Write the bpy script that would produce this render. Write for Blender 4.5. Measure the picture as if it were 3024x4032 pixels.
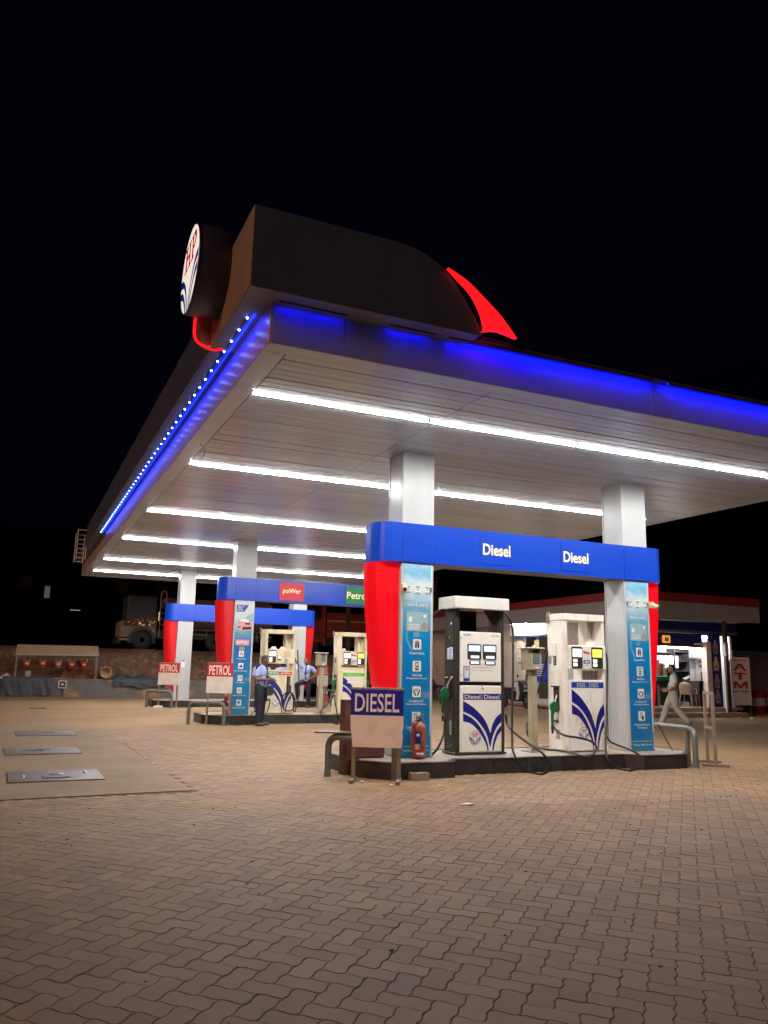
import bpy, bmesh, math, random
from mathutils import Vector, Matrix
rnd = random.Random(7)
rad = math.radians
scene = bpy.context.scene
for o in list(bpy.data.objects): bpy.data.objects.remove(o)
COL = scene.collection

# ------------------------------------------------------------------ camera
CAM_H = 1.45; YAW, PITCH, ROLL = rad(24.3213), rad(11.0535), rad(1.2637); FPX = 1720.0 / 1659.0
_f = Vector((math.sin(YAW)*math.cos(PITCH), math.cos(YAW)*math.cos(PITCH), math.sin(PITCH)))
_r = Vector((math.cos(YAW), -math.sin(YAW), 0)); _u = _r.cross(_f)
_c, _s = math.cos(ROLL), math.sin(ROLL)
RIGHT = _c*_r + _s*_u; UP = -_s*_r + _c*_u; FWD = _f
cam_d = bpy.data.cameras.new('camera'); cam = bpy.data.objects.new('camera', cam_d); COL.objects.link(cam)
cam_d.sensor_fit = 'HORIZONTAL'; cam_d.sensor_width = 36; cam_d.lens = 36*FPX
cam_d.clip_start = 0.1; cam_d.clip_end = 2000
cam.matrix_world = Matrix(((RIGHT.x, UP.x, -FWD.x, 0), (RIGHT.y, UP.y, -FWD.y, 0), (RIGHT.z, UP.z, -FWD.z, CAM_H), (0, 0, 0, 1)))
scene.camera = cam
# ------------------------------------------------------------------ night sky and street light
world = bpy.data.worlds.new('World'); scene.world = world; world.use_nodes = True
wn = world.node_tree.nodes; wl = world.node_tree.links
bg = wn['Background']; sky = wn.new('ShaderNodeTexSky'); sky.sky_type = 'NISHITA'; sky.sun_disc = False
sky.sun_elevation = rad(-4.0); sky.sun_rotation = rad(262); sky.air_density = 1.0; sky.dust_density = 0.4; sky.ozone_density = 3.0
wl.new(sky.outputs[0], bg.inputs[0]); bg.inputs[1].default_value = 0.10
sun_d = bpy.data.lights.new('sun', 'SUN'); sun = bpy.data.objects.new('sun', sun_d); COL.objects.link(sun)
SUN_FROM = Vector((-0.80, -0.42, 0.36)).normalized()          # glow of the street lighting behind and left of the forecourt
sun.rotation_euler = (-SUN_FROM).to_track_quat('-Z', 'Y').to_euler(); sun_d.energy = 0.62; sun_d.angle = rad(25); sun_d.color = (1.0, 0.50, 0.32)
scene.view_settings.view_transform = 'Standard'; scene.view_settings.look = 'None'; scene.view_settings.exposure = 0.3; scene.view_settings.gamma = 1
scene.view_settings.use_curve_mapping = False
TUBE_POWER = 330.0
scene.render.engine = 'CYCLES'

# ------------------------------------------------------------------ pixel -> place (photo 3024x4032; regions that were studied enlarged)
def reg(x0, y0, x1, w):
    k = (x1 - x0) / w
    return lambda x, y: (x0 + k*x, y0 + k*y)
ZA = reg(1200, 2200, 2100, 1659); ZB = reg(2000, 2200, 3024, 1659); ZC = reg(500, 2200, 1500, 1659); ZD = reg(0, 2200, 700, 1659)
ZE = reg(600, 750, 1400, 1659); ZF = reg(250, 1400, 1250, 1659); ZG = reg(1500, 950, 3024, 1659); ZH = reg(0, 2700, 1400, 1659)
ZI = reg(1720, 2330, 2050, 1089); ZJ = reg(2020, 2330, 2420, 1321); ZL = reg(2550, 2250, 3024, 1613); ZM = reg(1680, 2250, 2420, 1659)
ZR = reg(400, 2150, 1350, 1659); ZQ = reg(960, 2560, 1320, 1659); ZP = reg(1250, 2450, 1500, 1229)
def at(px, X=None, Y=None, Z=None):
    d = RIGHT*((px[0] - 1512)/3024/FPX) - UP*((px[1] - 2016)/3024/FPX) + FWD
    o = Vector((0, 0, CAM_H))
    t = (X/d.x) if X is not None else (Y/d.y) if Y is not None else ((Z - CAM_H)/d.z)
    return o + d*t
def seen(p):
    q = Vector(p) - Vector((0, 0, CAM_H)); z = q.dot(FWD)
    return (q.dot(RIGHT)/z*FPX, q.dot(UP)/z*FPX, z)

# ------------------------------------------------------------------ materials
MATS = {}
def mat(name, c=(.5, .5, .5), rough=.5, metal=0., c2=None, sc=6., lo=.4, hi=.65, bump=0., bsc=None, emit=None, es=0., spec=None, coat=0., trans=0., rv=0., alpha=None, c3=None, sc3=1., lo3=.5, hi3=.7, stretch=None, detail=6., island=False):
    m = bpy.data.materials.new(name); m.use_nodes = True; nt = m.node_tree; N = nt.nodes; L = nt.links
    b = N['Principled BSDF']; b.inputs['Roughness'].default_value = rough; b.inputs['Metallic'].default_value = metal
    b.inputs['Base Color'].default_value = (*c, 1)
    if spec is not None: b.inputs['Specular IOR Level'].default_value = spec
    if coat: b.inputs['Coat Weight'].default_value = coat; b.inputs['Coat Roughness'].default_value = .12
    if trans: b.inputs['Transmission Weight'].default_value = trans
    if emit: b.inputs['Emission Color'].default_value = (*emit, 1); b.inputs['Emission Strength'].default_value = es
    col = None
    if c2 or bump or rv or c3:
        tc = N.new('ShaderNodeTexCoord'); oi = N.new('ShaderNodeObjectInfo')
        ad = N.new('ShaderNodeVectorMath'); ad.operation = 'ADD'
        ml = N.new('ShaderNodeVectorMath'); ml.operation = 'SCALE'; ml.inputs['Scale'].default_value = 37.
        L.new(oi.outputs['Location'], ml.inputs[0]) if False else None
        L.new(tc.outputs['Object'], ad.inputs[0])
        cmb = N.new('ShaderNodeCombineXYZ'); L.new(oi.outputs['Random'], cmb.inputs[0]); L.new(oi.outputs['Random'], cmb.inputs[1]); L.new(cmb.outputs[0], ml.inputs[0]); L.new(ml.outputs[0], ad.inputs[1])
        vec = ad.outputs[0]
        if stretch:
            mp = N.new('ShaderNodeMapping'); mp.inputs['Scale'].default_value = stretch; L.new(vec, mp.inputs[0]); vec = mp.outputs[0]
    def ramp(src, a, bb):
        r = N.new('ShaderNodeMapRange'); r.inputs['From Min'].default_value = a; r.inputs['From Max'].default_value = bb; L.new(src, r.inputs['Value']); return r.outputs[0]
    def mix(fac, A, B, blend='MIX'):
        x = N.new('ShaderNodeMix'); x.data_type = 'RGBA'; x.blend_type = blend
        L.new(fac, x.inputs[0]) if not isinstance(fac, float) else setattr(x.inputs[0], 'default_value', fac)
        for s, v in ((x.inputs[6], A), (x.inputs[7], B)):
            if isinstance(v, tuple): s.default_value = (*v, 1)
            else: L.new(v, s)
        return x.outputs[2]
    if c2:
        n = N.new('ShaderNodeTexNoise'); n.inputs['Scale'].default_value = sc; n.inputs['Detail'].default_value = detail; n.inputs['Roughness'].default_value = .65; L.new(vec, n.inputs[0])
        col = mix(ramp(n.outputs[0], lo, hi), c, c2)
    if c3:
        n3 = N.new('ShaderNodeTexNoise'); n3.inputs['Scale'].default_value = sc3; n3.inputs['Detail'].default_value = 5; L.new(vec, n3.inputs[0])
        col = mix(ramp(n3.outputs[0], lo3, hi3), col if col else c, c3)
    if rv:
        hsv = N.new('ShaderNodeHueSaturation'); 
        if col: L.new(col, hsv.inputs['Color'])
        else: hsv.inputs['Color'].default_value = (*c, 1)
        r = N.new('ShaderNodeMapRange'); r.inputs['To Min'].default_value = 1 - rv; r.inputs['To Max'].default_value = 1 + rv
        if island:
            g = N.new('ShaderNodeNewGeometry'); s = N.new('ShaderNodeMath'); s.operation = 'ADD'; L.new(g.outputs['Random Per Island'], s.inputs[0]); L.new(oi.outputs['Random'], s.inputs[1])
            fr = N.new('ShaderNodeMath'); fr.operation = 'FRACT'; L.new(s.outputs[0], fr.inputs[0]); L.new(fr.outputs[0], r.inputs['Value'])
        else: L.new(oi.outputs['Random'], r.inputs['Value'])
        L.new(r.outputs[0], hsv.inputs['Value']); col = hsv.outputs[0]
    if col: L.new(col, b.inputs['Base Color'])
    if bump:
        n2 = N.new('ShaderNodeTexNoise'); n2.inputs['Scale'].default_value = bsc or sc*3; n2.inputs['Detail'].default_value = 4; L.new(vec, n2.inputs[0])
        bp = N.new('ShaderNodeBump'); bp.inputs['Strength'].default_value = min(1, bump*4); bp.inputs['Distance'].default_value = bump*.05; L.new(n2.outputs[0], bp.inputs['Height']); L.new(bp.outputs[0], b.inputs['Normal'])
    MATS[name] = m
    return name
def glow(name, c, s): return mat(name, c=tuple(min(.8, x) for x in c), rough=.4, emit=c, es=s)

mat('white_panel', (.48, .50, .51), .30, c2=(.43, .44, .44), sc=3, bump=.01, stretch=(1, 1, .2))
mat('groove', (.12, .12, .12), .7)
mat('soffit', (.56, .64, .74), .24, spec=.5, c2=(.48, .55, .64), sc=1.2, rv=.06, bump=.01, bsc=2.5, stretch=(.3, 2, 1))
mat('soffit_back', (.10, .10, .10), .8)
mat('fascia', (.30, .37, .54), .3, c2=(.27, .33, .48), sc=1.5, bump=.008, bsc=2)
mat('fascia_left_lit', (.55, .47, .47), .30, c2=(.48, .41, .41), sc=1.5, spec=.8, bump=.006, bsc=2)  # paler, pinker copy of the fascia: warm light on this side painted in
mat('parapet', (.08, .105, .175), .45, c2=(.07, .09, .15), sc=2.5, bump=.01)
mat('sign_face', (.060, .085, .150), .5, c2=(.052, .075, .135), sc=2)
mat('signbox_side_lit', (.42, .30, .24), .55, c2=(.34, .24, .19), sc=4, stretch=(1, 1, .3))  # brown cast of the street light on this side is put into the colour
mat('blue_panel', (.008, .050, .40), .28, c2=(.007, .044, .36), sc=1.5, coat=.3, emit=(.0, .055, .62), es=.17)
mat('red_lit', (.55, .004, .010), .3, coat=.3, emit=(1, .002, .010), es=.36)
mat('red_fin', (.55, .008, .012), .3, coat=.35, emit=(1, .01, .02), es=.10)
glow('red_neon', (1., .008, .012), 1.15)
glow('tube_glow', (1., .985, .96), TUBE_POWER)
glow('tube_side', (1., .985, .96), TUBE_POWER*.065)
glow('led_blue_glow', (.0, .006, 1.), 30.)
glow('led_front', (.0, .004, 1.), 95.)
glow('led_white', (.12, .22, 1.), 40.)
mat('letter_cream', (.50, .42, .24), .4, emit=(1., .84, .44), es=.50)
glow('sign_white', (1., .93, .80), .62)
mat('sign_blue', (.008, .012, .16), .35, emit=(.01, .02, .30), es=.30)
mat('sign_red', (.42, .006, .01), .35, emit=(.8, .01, .02), es=.25)
mat('board_red', (.50, .03, .04), .4, emit=(.8, .05, .07), es=.10)
mat('board_green', (.006, .16, .05), .4, emit=(.01, .25, .08), es=.12)
mat('black_paint', (.030, .028, .028), .38, c2=(.045, .040, .035), sc=5)
mat('dark_grey', (.038, .034, .031), .42, c2=(.055, .048, .042), sc=5)
mat('cream_panel', (.84, .83, .76), .36, c2=(.77, .75, .65), sc=4, lo=.5, hi=.8, bump=.004)
mat('cap_white', (.74, .74, .69), .4, c2=(.66, .66, .60), sc=3)
mat('pump_white', (.84, .83, .77), .36, c2=(.58, .50, .36), sc=3.2, lo=.52, hi=.78, stretch=(1.5, 1.5, .45), c3=(.40, .27, .12), sc3=2.2, lo3=.62, hi3=.85)
mat('pump_cream', (.74, .67, .48), .4, c2=(.55, .46, .28), sc=3.2, lo=.45, hi=.75, stretch=(1.5, 1.5, .45), c3=(.36, .20, .07), sc3=2.6, lo3=.60, hi3=.80)
mat('decal_navy', (.012, .012, .20), .4)
mat('decal_blue', (.012, .05, .34), .4)
mat('decal_white', (.75, .75, .72), .45)
mat('decal_red', (.55, .025, .02), .45)
mat('decal_green', (.02, .22, .08), .45)
mat('decal_lime', (.10, .50, .05), .45)
mat('decal_black', (.02, .02, .02), .5)
mat('decal_grey', (.30, .30, .29), .5)
mat('decal_tan', (.60, .50, .30), .6)
mat('decal_pink', (.68, .30, .34), .5)
mat('worn_board', (.86, .71, .61), .55, c2=(.76, .60, .49), sc=5, lo=.45, hi=.7, c3=(.33, .20, .11), sc3=7, lo3=.62, hi3=.8, bump=.01)
mat('clean_board', (.66, .62, .56), .55, c2=(.58, .53, .46), sc=5)
mat('faded_letter', (.90, .78, .74), .55, c2=(.84, .70, .65), sc=12)
mat('maroon', (.085, .022, .020), .6, c2=(.11, .04, .03), sc=6, c3=(.16, .08, .05), sc3=3)
mat('pipe_grey', (.125, .145, .145), .38, metal=.15, c2=(.17, .18, .17), sc=8)
mat('post_dirty', (.40, .36, .25), .5, c2=(.30, .25, .15), sc=4, c3=(.22, .13, .06), sc3=3, lo3=.58, hi3=.75, stretch=(1.5, 1.5, .5))
mat('steel', (.55, .56, .57), .3, metal=.9)
mat('steel_plate', (.30, .29, .30), .45, metal=.55, c2=(.22, .19, .18), sc=3.5, c3=(.28, .18, .12), sc3=2, bump=.02, bsc=60)
mat('raw_tube', (.22, .18, .14), .6, metal=.2, c2=(.30, .22, .15), sc=9)
mat('granite', (.022, .022, .023), .38, c2=(.05, .045, .042), sc=5, c3=(.11, .085, .07), sc3=6, lo3=.60, hi3=.85, rv=.2)
mat('island_cement', (.33, .29, .24), .75, c2=(.24, .21, .18), sc=4, c3=(.38, .27, .18), sc3=2, bump=.03, bsc=40)
mat('hose', (.018, .018, .018), .32)
mat('rubber', (.02, .02, .02), .6)
mat('nozzle_green', (.006, .13, .045), .35)
glow('lcd', (.62, .74, 1.), .75)
glow('lcd_white', (1., 1., .98), 1.0)
glow('lcd_yellow', (.95, .85, .12), .55)
glow('lcd_warm', (1., .96, .75), .7)
glow('lcd_blue', (.08, .10, 1.), 1.2)
mat('glass_dark', (.02, .02, .022), .06, spec=.6)
mat('paver', (.268, .172, .100), .75, c2=(.215, .134, .076), sc=2.0, lo=.3, hi=.75, c3=(.30, .175, .085), sc3=.55, lo3=.50, hi3=.78, rv=.15, island=True, bump=.035, bsc=70)
mat('sand', (.115, .062, .036), .9, c2=(.155, .088, .05), sc=2, c3=(.035, .03, .028), sc3=.5, lo3=.62, hi3=.75, bump=.04, bsc=60)
mat('dust_ground', (.265, .168, .085), .85, c2=(.21, .132, .068), sc=.6, c3=(.30, .18, .085), sc3=.25, bump=.05, bsc=25)
mat('concrete_pad', (.25, .168, .095), .82, c2=(.19, .128, .075), sc=1.2, c3=(.34, .29, .22), sc3=28, lo3=.60, hi3=.72, bump=.06, bsc=45)
mat('earth', (.20, .12, .08), .95, c2=(.12, .07, .047), sc=1.5, c3=(.32, .21, .14), sc3=5, bump=.25, bsc=5)
mat('wall_plaster', (.16, .15, .14), .85, c2=(.10, .105, .11), sc=2, c3=(.34, .20, .10), sc3=1.3, lo3=.54, hi3=.66, bump=.06, bsc=14)
mat('tarp', (.060, .072, .080), .7, c2=(.045, .052, .058), sc=3, bump=.05, bsc=8)
mat('tarp_green', (.035, .06, .05), .7, c2=(.05, .07, .06), sc=5, bump=.05)
mat('shelter_sheet', (.40, .30, .22), .6, c2=(.34, .25, .18), sc=3)
mat('bucket_red', (.50, .07, .025), .5, c2=(.42, .055, .02), sc=5)
mat('laterite', (.22, .075, .045), .9, c2=(.16, .05, .03), sc=8, rv=.25, bump=.1)
mat('terracotta', (.45, .26, .18), .7, c2=(.36, .2, .13), sc=5)
mat('skin', (.17, .085, .05), .5)
mat('skin_light', (.30, .16, .10), .5)
mat('hair', (.012, .010, .010), .5)
mat('hair_grey', (.045, .04, .038), .55)
mat('shirt_blue', (.34, .40, .72), .8, c2=(.28, .33, .62), sc=6, bump=.03, bsc=14)
mat('navy_cloth', (.012, .013, .032), .85, c2=(.017, .018, .04), sc=9, bump=.03, bsc=16)
mat('tee_white', (.62, .64, .60), .85, c2=(.30, .33, .33), sc=7, lo=.55, hi=.62, bump=.03)
mat('trouser_beige', (.50, .42, .36), .85, c2=(.42, .35, .30), sc=7, bump=.04, bsc=14)
mat('shoe', (.09, .075, .065), .6)
mat('bag_black', (.03, .03, .03), .7)
mat('money', (.45, .45, .42), .8)
mat('shop_grey', (.27, .29, .31), .55, c2=(.235, .25, .27), sc=2)
mat('shop_red', (.22, .02, .03), .5, c2=(.18, .016, .024), sc=2)
mat('shop_wall', (.62, .56, .49), .6, c2=(.55, .48, .41), sc=3, c3=(.5, .36, .22), sc3=1, lo3=.6, hi3=.8)
mat('shop_white', (.72, .72, .69), .5)
mat('shop_blue', (.02, .03, .22), .5)
mat('step_stone', (.36, .28, .23), .7, c2=(.3, .23, .18), sc=4)
mat('step_red', (.20, .06, .045), .8, c2=(.26, .1, .07), sc=4)
mat('glass', (.9, .95, .95), .02, trans=1., spec=.5)
mat('shelf_dark', (.04, .04, .045), .6)
mat('plastic_chair', (.34, .27, .19), .5)
mat('drum_red', (.28, .02, .03), .45, c2=(.2, .02, .02), sc=4)
mat('drum_white', (.55, .54, .52), .5)
mat('tank_paint', (.16, .13, .11), .55, c2=(.26, .2, .16), sc=2, c3=(.2, .12, .08), sc3=1)
mat('truck_white', (.24, .21, .17), .5, c2=(.3, .25, .2), sc=3)
mat('truck_dark', (.03, .035, .045), .5)
mat('foil', (.55, .42, .28), .28, metal=.8, c2=(.3, .22, .14), sc=5, bump=.2, bsc=4)
mat('truck_red', (.24, .035, .03), .5, c2=(.18, .03, .025), sc=3)
mat('far_dark', (.003, .004, .008), .95, spec=0.)
mat('litter', (.75, .74, .70), .8)
mat('yellow_bottle', (.55, .42, .05), .4)
mat('wood', (.16, .11, .08), .45, c2=(.11, .075, .05), sc=6, stretch=(1, 1, .2))
mat('yellow_paint', (.65, .48, .06), .5)
mat('green_plastic', (.01, .25, .15), .5)

# ------------------------------------------------------------------ mesh builder
class G:
    def __init__(s, *mats): s.v = []; s.f = []; s.m = []; s.mats = list(mats); s.sm = []
    def add(s, vs, fs, mi=0, sm=False):
        k = len(s.v); s.v += [tuple(p) for p in vs]
        for f in fs: s.f.append(tuple(i + k for i in f)); s.m.append(mi); s.sm.append(sm)
        return s
    def box(s, x0, x1, y0, y1, z0, z1, mi=0, b=0., M=None):
        if b <= 0:
            vs = [Vector((x, y, z)) for x in (x0, x1) for y in (y0, y1) for z in (z0, z1)]
            fs = [(0, 1, 3, 2), (4, 6, 7, 5), (0, 4, 5, 1), (2, 3, 7, 6), (0, 2, 6, 4), (1, 5, 7, 3)]
        else:
            b = min(b, .45*min(abs(x1-x0), abs(y1-y0), abs(z1-z0))); vs = []; ix = {}
            lo = (x0, y0, z0); hi = (x1, y1, z1)
            for c in range(8):
                sg = [(c >> k) & 1 for k in range(3)]
                for a in range(3):
                    p = [(hi[k] - (0 if k == a else b)) if sg[k] else (lo[k] + (0 if k == a else b)) for k in range(3)]
                    ix[c, a] = len(vs); vs.append(Vector(p))
            fs = []
            for a in range(3):
                o1, o2 = (a+1) % 3, (a+2) % 3
                for sgn in (0, 1):
                    cs = [sgn << a, sgn << a | 1 << o1, sgn << a | 1 << o1 | 1 << o2, sgn << a | 1 << o2]
                    q = [ix[c, a] for c in cs]; fs.append(tuple(q if sgn else q[::-1]))
                for k1 in (0, 1):
                    for k2 in (0, 1):
                        c0 = k1 << o1 | k2 << o2; c1 = c0 | 1 << a
                        q = [ix[c0, o1], ix[c1, o1], ix[c1, o2], ix[c0, o2]]; fs.append(tuple(q if k1 == k2 else q[::-1]))
            for c in range(8):
                q = [ix[c, 0], ix[c, 1], ix[c, 2]]; par = bin(c).count('1') % 2; fs.append(tuple(q if par else q[::-1]))
        if M is not None: vs = [M @ p for p in vs]
        return s.add(vs, fs, mi)
    def tube(s, pts, r, n=8, mi=0, close=False):
        pts = [Vector(p) for p in pts]; rs = r if isinstance(r, (list, tuple)) else [r]*len(pts)
        vs = []; fs = []; prev = None; m = len(pts)
        for i, p in enumerate(pts):
            if close: t = (pts[(i+1) % m] - pts[i-1])
            else: t = pts[min(i+1, m-1)] - pts[max(i-1, 0)]
            t = t.normalized() if t.length > 1e-9 else Vector((0, 0, 1))
            if prev is None:
                a = Vector((0, 0, 1)) if abs(t.z) < .9 else Vector((1, 0, 0)); u = t.cross(a).normalized()
            else:
                u = prev - t*prev.dot(t); u = u.normalized() if u.length > 1e-6 else t.orthogonal().normalized()
            prev = u; w = t.cross(u)
            for k in range(n):
                an = 2*math.pi*k/n; vs.append(p + (u*math.cos(an) + w*math.sin(an))*rs[i])
        seg = m if close else m - 1
        for i in range(seg):
            j = (i+1) % m
            for k in range(n): fs.append((i*n+k, i*n+(k+1) % n, j*n+(k+1) % n, j*n+k))
        s.add(vs, fs, mi, True)
        if not close: s.add(vs[:n], [tuple(range(n))[::-1]], mi); s.add(vs[-n:], [tuple(range(n))], mi)
        return s
    def lathe(s, prof, n=20, mi=0, M=None, sm=True, axis='z'):
        vs = []; fs = []
        for r, z in prof:
            for k in range(n):
                a = 2*math.pi*k/n; p = (r*math.cos(a), r*math.sin(a), z)
                if axis == 'y': p = (p[0], p[2], p[1])
                if axis == 'x': p = (p[2], p[0], p[1])
                vs.append(Vector(p))
        for i in range(len(prof)-1):
            for k in range(n): fs.append((i*n+k, i*n+(k+1) % n, (i+1)*n+(k+1) % n, (i+1)*n+k))
        if M is not None: vs = [M @ p for p in vs]
        s.add(vs, fs, mi, sm); s.add(vs[:n], [tuple(range(n))[::-1]], mi); s.add(vs[-n:], [tuple(range(n))], mi)
        return s
    def prism(s, poly, a, b, ax='y', mi=0, M=None):
        # poly in the plane normal to ax, extruded from a to b
        def P(p, t): return Vector((p[0], t, p[1])) if ax == 'y' else Vector((t, p[0], p[1])) if ax == 'x' else Vector((p[0], p[1], t))
        n = len(poly); vs = [P(p, a) for p in poly] + [P(p, b) for p in poly]
        if M is not None: vs = [M @ p for p in vs]
        fs = [tuple(range(n)), tuple(range(2*n-1, n-1, -1))] + [(i, i+n, (i+1) % n+n, (i+1) % n) for i in range(n)]
        return s.add(vs, fs, mi)
    def quad(s, a, b, c, d, mi=0): return s.add([Vector(a), Vector(b), Vector(c), Vector(d)], [(0, 1, 2, 3)], mi)
    def mesh(s, name, fix=True):
        me = bpy.data.meshes.new(name); me.from_pydata(s.v, [], s.f)
        for mn in s.mats: me.materials.append(bpy.data.materials[mn])
        me.polygons.foreach_set('material_index', s.m); me.polygons.foreach_set('use_smooth', s.sm)
        if fix:
            bm = bmesh.new(); bm.from_mesh(me); bmesh.ops.recalc_face_normals(bm, faces=bm.faces); bm.to_mesh(me); bm.free()
        return me
    def build(s, name, parent=None, loc=None, rz=None, fix=True):
        return obj(name, s.mesh(name, fix), parent, loc, rz)
def obj(name, me, parent=None, loc=None, rz=None, M=None):
    o = bpy.data.objects.new(name, me); COL.objects.link(o)
    if parent is not None: o.parent = parent
    if M is not None: o.matrix_local = M
    if loc is not None: o.location = loc
    if rz is not None: o.rotation_euler = (0, 0, rz)
    return o
def tag(o, label, cat, group=None, kind=None):
    if label: o['label'] = label
    if cat: o['category'] = cat
    if group: o['group'] = group
    if kind: o['kind'] = kind
    return o
def thing(name, label, cat, loc=(0, 0, 0), rz=0, group=None):
    o = bpy.data.objects.new(name, None); COL.objects.link(o); o.location = loc; o.rotation_euler = (0, 0, rz); o.empty_display_size = .2
    return tag(o, label, cat, group)
def struct(o): o['kind'] = 'structure'; return o
def copy_tree(o, parent=None):
    c = o.copy(); COL.objects.link(c); c.parent = parent
    for ch in list(o.children): copy_tree(ch, c)
    return c
def crom(pts, k=6, closed=False):
    P = [Vector(p) for p in pts]; out = []; n = len(P)
    for i in range(n if closed else n-1):
        a, b, c, d = (P[(i+j) % n] for j in (-1, 0, 1, 2)) if closed else (P[max(i-1, 0)], P[i], P[i+1], P[min(i+2, n-1)])
        for j in range(k):
            t = j/k; out.append(.5*((2*b) + (c-a)*t + (2*a-5*b+4*c-d)*t*t + (3*b-a-3*c+d)*t**3))
    if not closed: out.append(P[-1])
    return out
TXT = {}
def text(name, s, mt, parent, loc, w=None, h=None, bold=.0, rz=None, ex=.0015, face='y', sx=1.):
    key = (s, bold, mt)
    if key not in TXT:
        cu = bpy.data.curves.new('t', 'FONT'); cu.body = s; cu.size = 1.; cu.resolution_u = 3; cu.offset = bold; cu.extrude = .0; cu.fill_mode = 'FRONT'
        ob = bpy.data.objects.new('t', cu); COL.objects.link(ob); dg = bpy.context.evaluated_depsgraph_get(); dg.update()
        me = bpy.data.meshes.new_from_object(ob.evaluated_get(dg)); bpy.data.objects.remove(ob)
        co = [v.co.copy() for v in me.vertices]
        x0, x1 = min(c.x for c in co), max(c.x for c in co); y0, y1 = min(c.y for c in co), max(c.y for c in co)
        TXT[key] = (co, [tuple(p.vertices) for p in me.polygons], x0, x1, y0, y1); bpy.data.meshes.remove(me)
    co, fs, x0, x1, y0, y1 = TXT[key]
    kx = w/(x1-x0) if w else None; ky = h/(y1-y0) if h else None
    kx = kx or ky*sx; ky = ky or kx
    cx, cy = (x0+x1)/2, (y0+y1)/2
    me = bpy.data.meshes.new(name)
    if face == 'y': vs = [((c.x-cx)*kx, 0, (c.y-cy)*ky) for c in co]          # read from -Y
    elif face == '-x': vs = [(0, -(c.x-cx)*kx, (c.y-cy)*ky) for c in co]      # read from -X
    me.from_pydata(vs, [], fs); me.materials.append(bpy.data.materials[mt])
    return obj(name, me, parent, loc, rz)
def decal(name, polys, parent, loc, mats, fn=None, rz=None):
    # polys: list of (material index, [(x,z)...], lift)
    g = G(*mats)
    for mi, poly, lift in polys:
        g.add([Vector((p[0], -lift, p[1])) for p in poly], [tuple(range(len(poly)))], mi)
    return g.build(name, parent, loc, rz, fix=False)
def rect(x0, x1, z0, z1): return [(x0, z0), (x1, z0), (x1, z1), (x0, z1)]
def rrect(x0, x1, z0, z1, r, n=3):
    out = []
    for cx, cz, a0 in ((x1-r, z0+r, -90), (x1-r, z1-r, 0), (x0+r, z1-r, 90), (x0+r, z0+r, 180)):
        for k in range(n+1): a = rad(a0+90*k/n); out.append((cx+r*math.cos(a), cz+r*math.sin(a)))
    return out
def disc(cx, cz, r, n=24, rz=None): return [(cx+r*math.cos(2*math.pi*k/n), cz+(rz or r)*math.sin(2*math.pi*k/n)) for k in range(n)]
def sm2(pts, k=5): return [(p.x, p.y) for p in crom([(x, z, 0) for x, z in pts], k)]
# ================================================================== SETTING
g = G('earth'); g.quad((-400, -150, -.03), (500, -150, -.03), (500, 700, -.03), (-400, 700, -.03)); struct(g.build('ground', fix=False))
# --- interlocking zigzag pavers, herringbone laid at 45 degrees
U = .125; A_ = .055
bed = G('sand'); bed.quad((-9, 1.2, -.0050), (19, 1.2, -.0050), (19, 19, -.0050), (-9, 19, -.0050)); bed_o = struct(bed.build('paver_bed', fix=False))
def unit_edge(p, q):
    (x0, y0), (x1, y1) = p, q; out = [p]
    fl = (x1 + y1) < (x0 + y0)
    for t in (.25, .75):
        d = (A_ if t == .25 else -A_) * (-1 if fl else 1)
        if y0 == y1: out.append((x0 + (x1-x0)*t, y0 + d))
        else: out.append((x0 + d, y0 + (y1-y0)*t))
    return out
def outline(w, h):
    c = []
    for i in range(w): c += unit_edge((i, 0), (i+1, 0))
    for j in range(h): c += unit_edge((w, j), (w, j+1))
    for i in range(w, 0, -1): c += unit_edge((i, h), (i-1, h))
    for j in range(h, 0, -1): c += unit_edge((0, j), (0, j-1))
    return c
def paver_geo(w, h):
    o = outline(w, h); cx, cy = w/2, h/2; n = len(o); out = []; 
    def ins(d):
        r = []
        for i, p in enumerate(o):
            a = Vector(o[i-1]); b = Vector(p); c = Vector(o[(i+1) % n]); t = (c - a).normalized(); nn = Vector((-t.y, t.x)); r.append(b + nn*d)
        return r
    top = ins(.036); base = ins(.010)
    return [Vector(((p.x-cx)*U, (p.y-cy)*U, 0)) for p in top] + [Vector(((p.x-cx)*U, (p.y-cy)*U, -.006)) for p in base], [tuple(range(n))] + [(i, n+i, n+(i+1) % n, (i+1) % n) for i in range(n)]
PG = [paver_geo(2, 1), paver_geo(1, 2)]
CA, SA = math.cos(rad(-45)), math.sin(rad(-45))
def in_pad(x, y): return x < 2.02 - (y-9.7)*.02 and y > 9.56 + .115*(x-2)*0 and y < 19.1
ISL_C = (7.35, 10.85)
ISL = [(-3.02, -.45), (-2.62, -.92), (-1.74, -.92), (-1.60, -.68), (1.42, -.68), (1.58, -.92), (2.45, -.92), (2.98, -.45), (2.98, .45), (2.45, .92), (1.58, .92), (1.42, .68), (-1.60, .68), (-1.74, .92), (-2.62, .92), (-3.02, .45)]
def in_poly(x, y, P):
    c = False
    for i in range(len(P)):
        (x1, y1), (x2, y2) = P[i-1], P[i]
        if (y1 > y) != (y2 > y) and x < (x2-x1)*(y-y1)/(y2-y1)+x1: c = not c
    return c
spots = []
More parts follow.
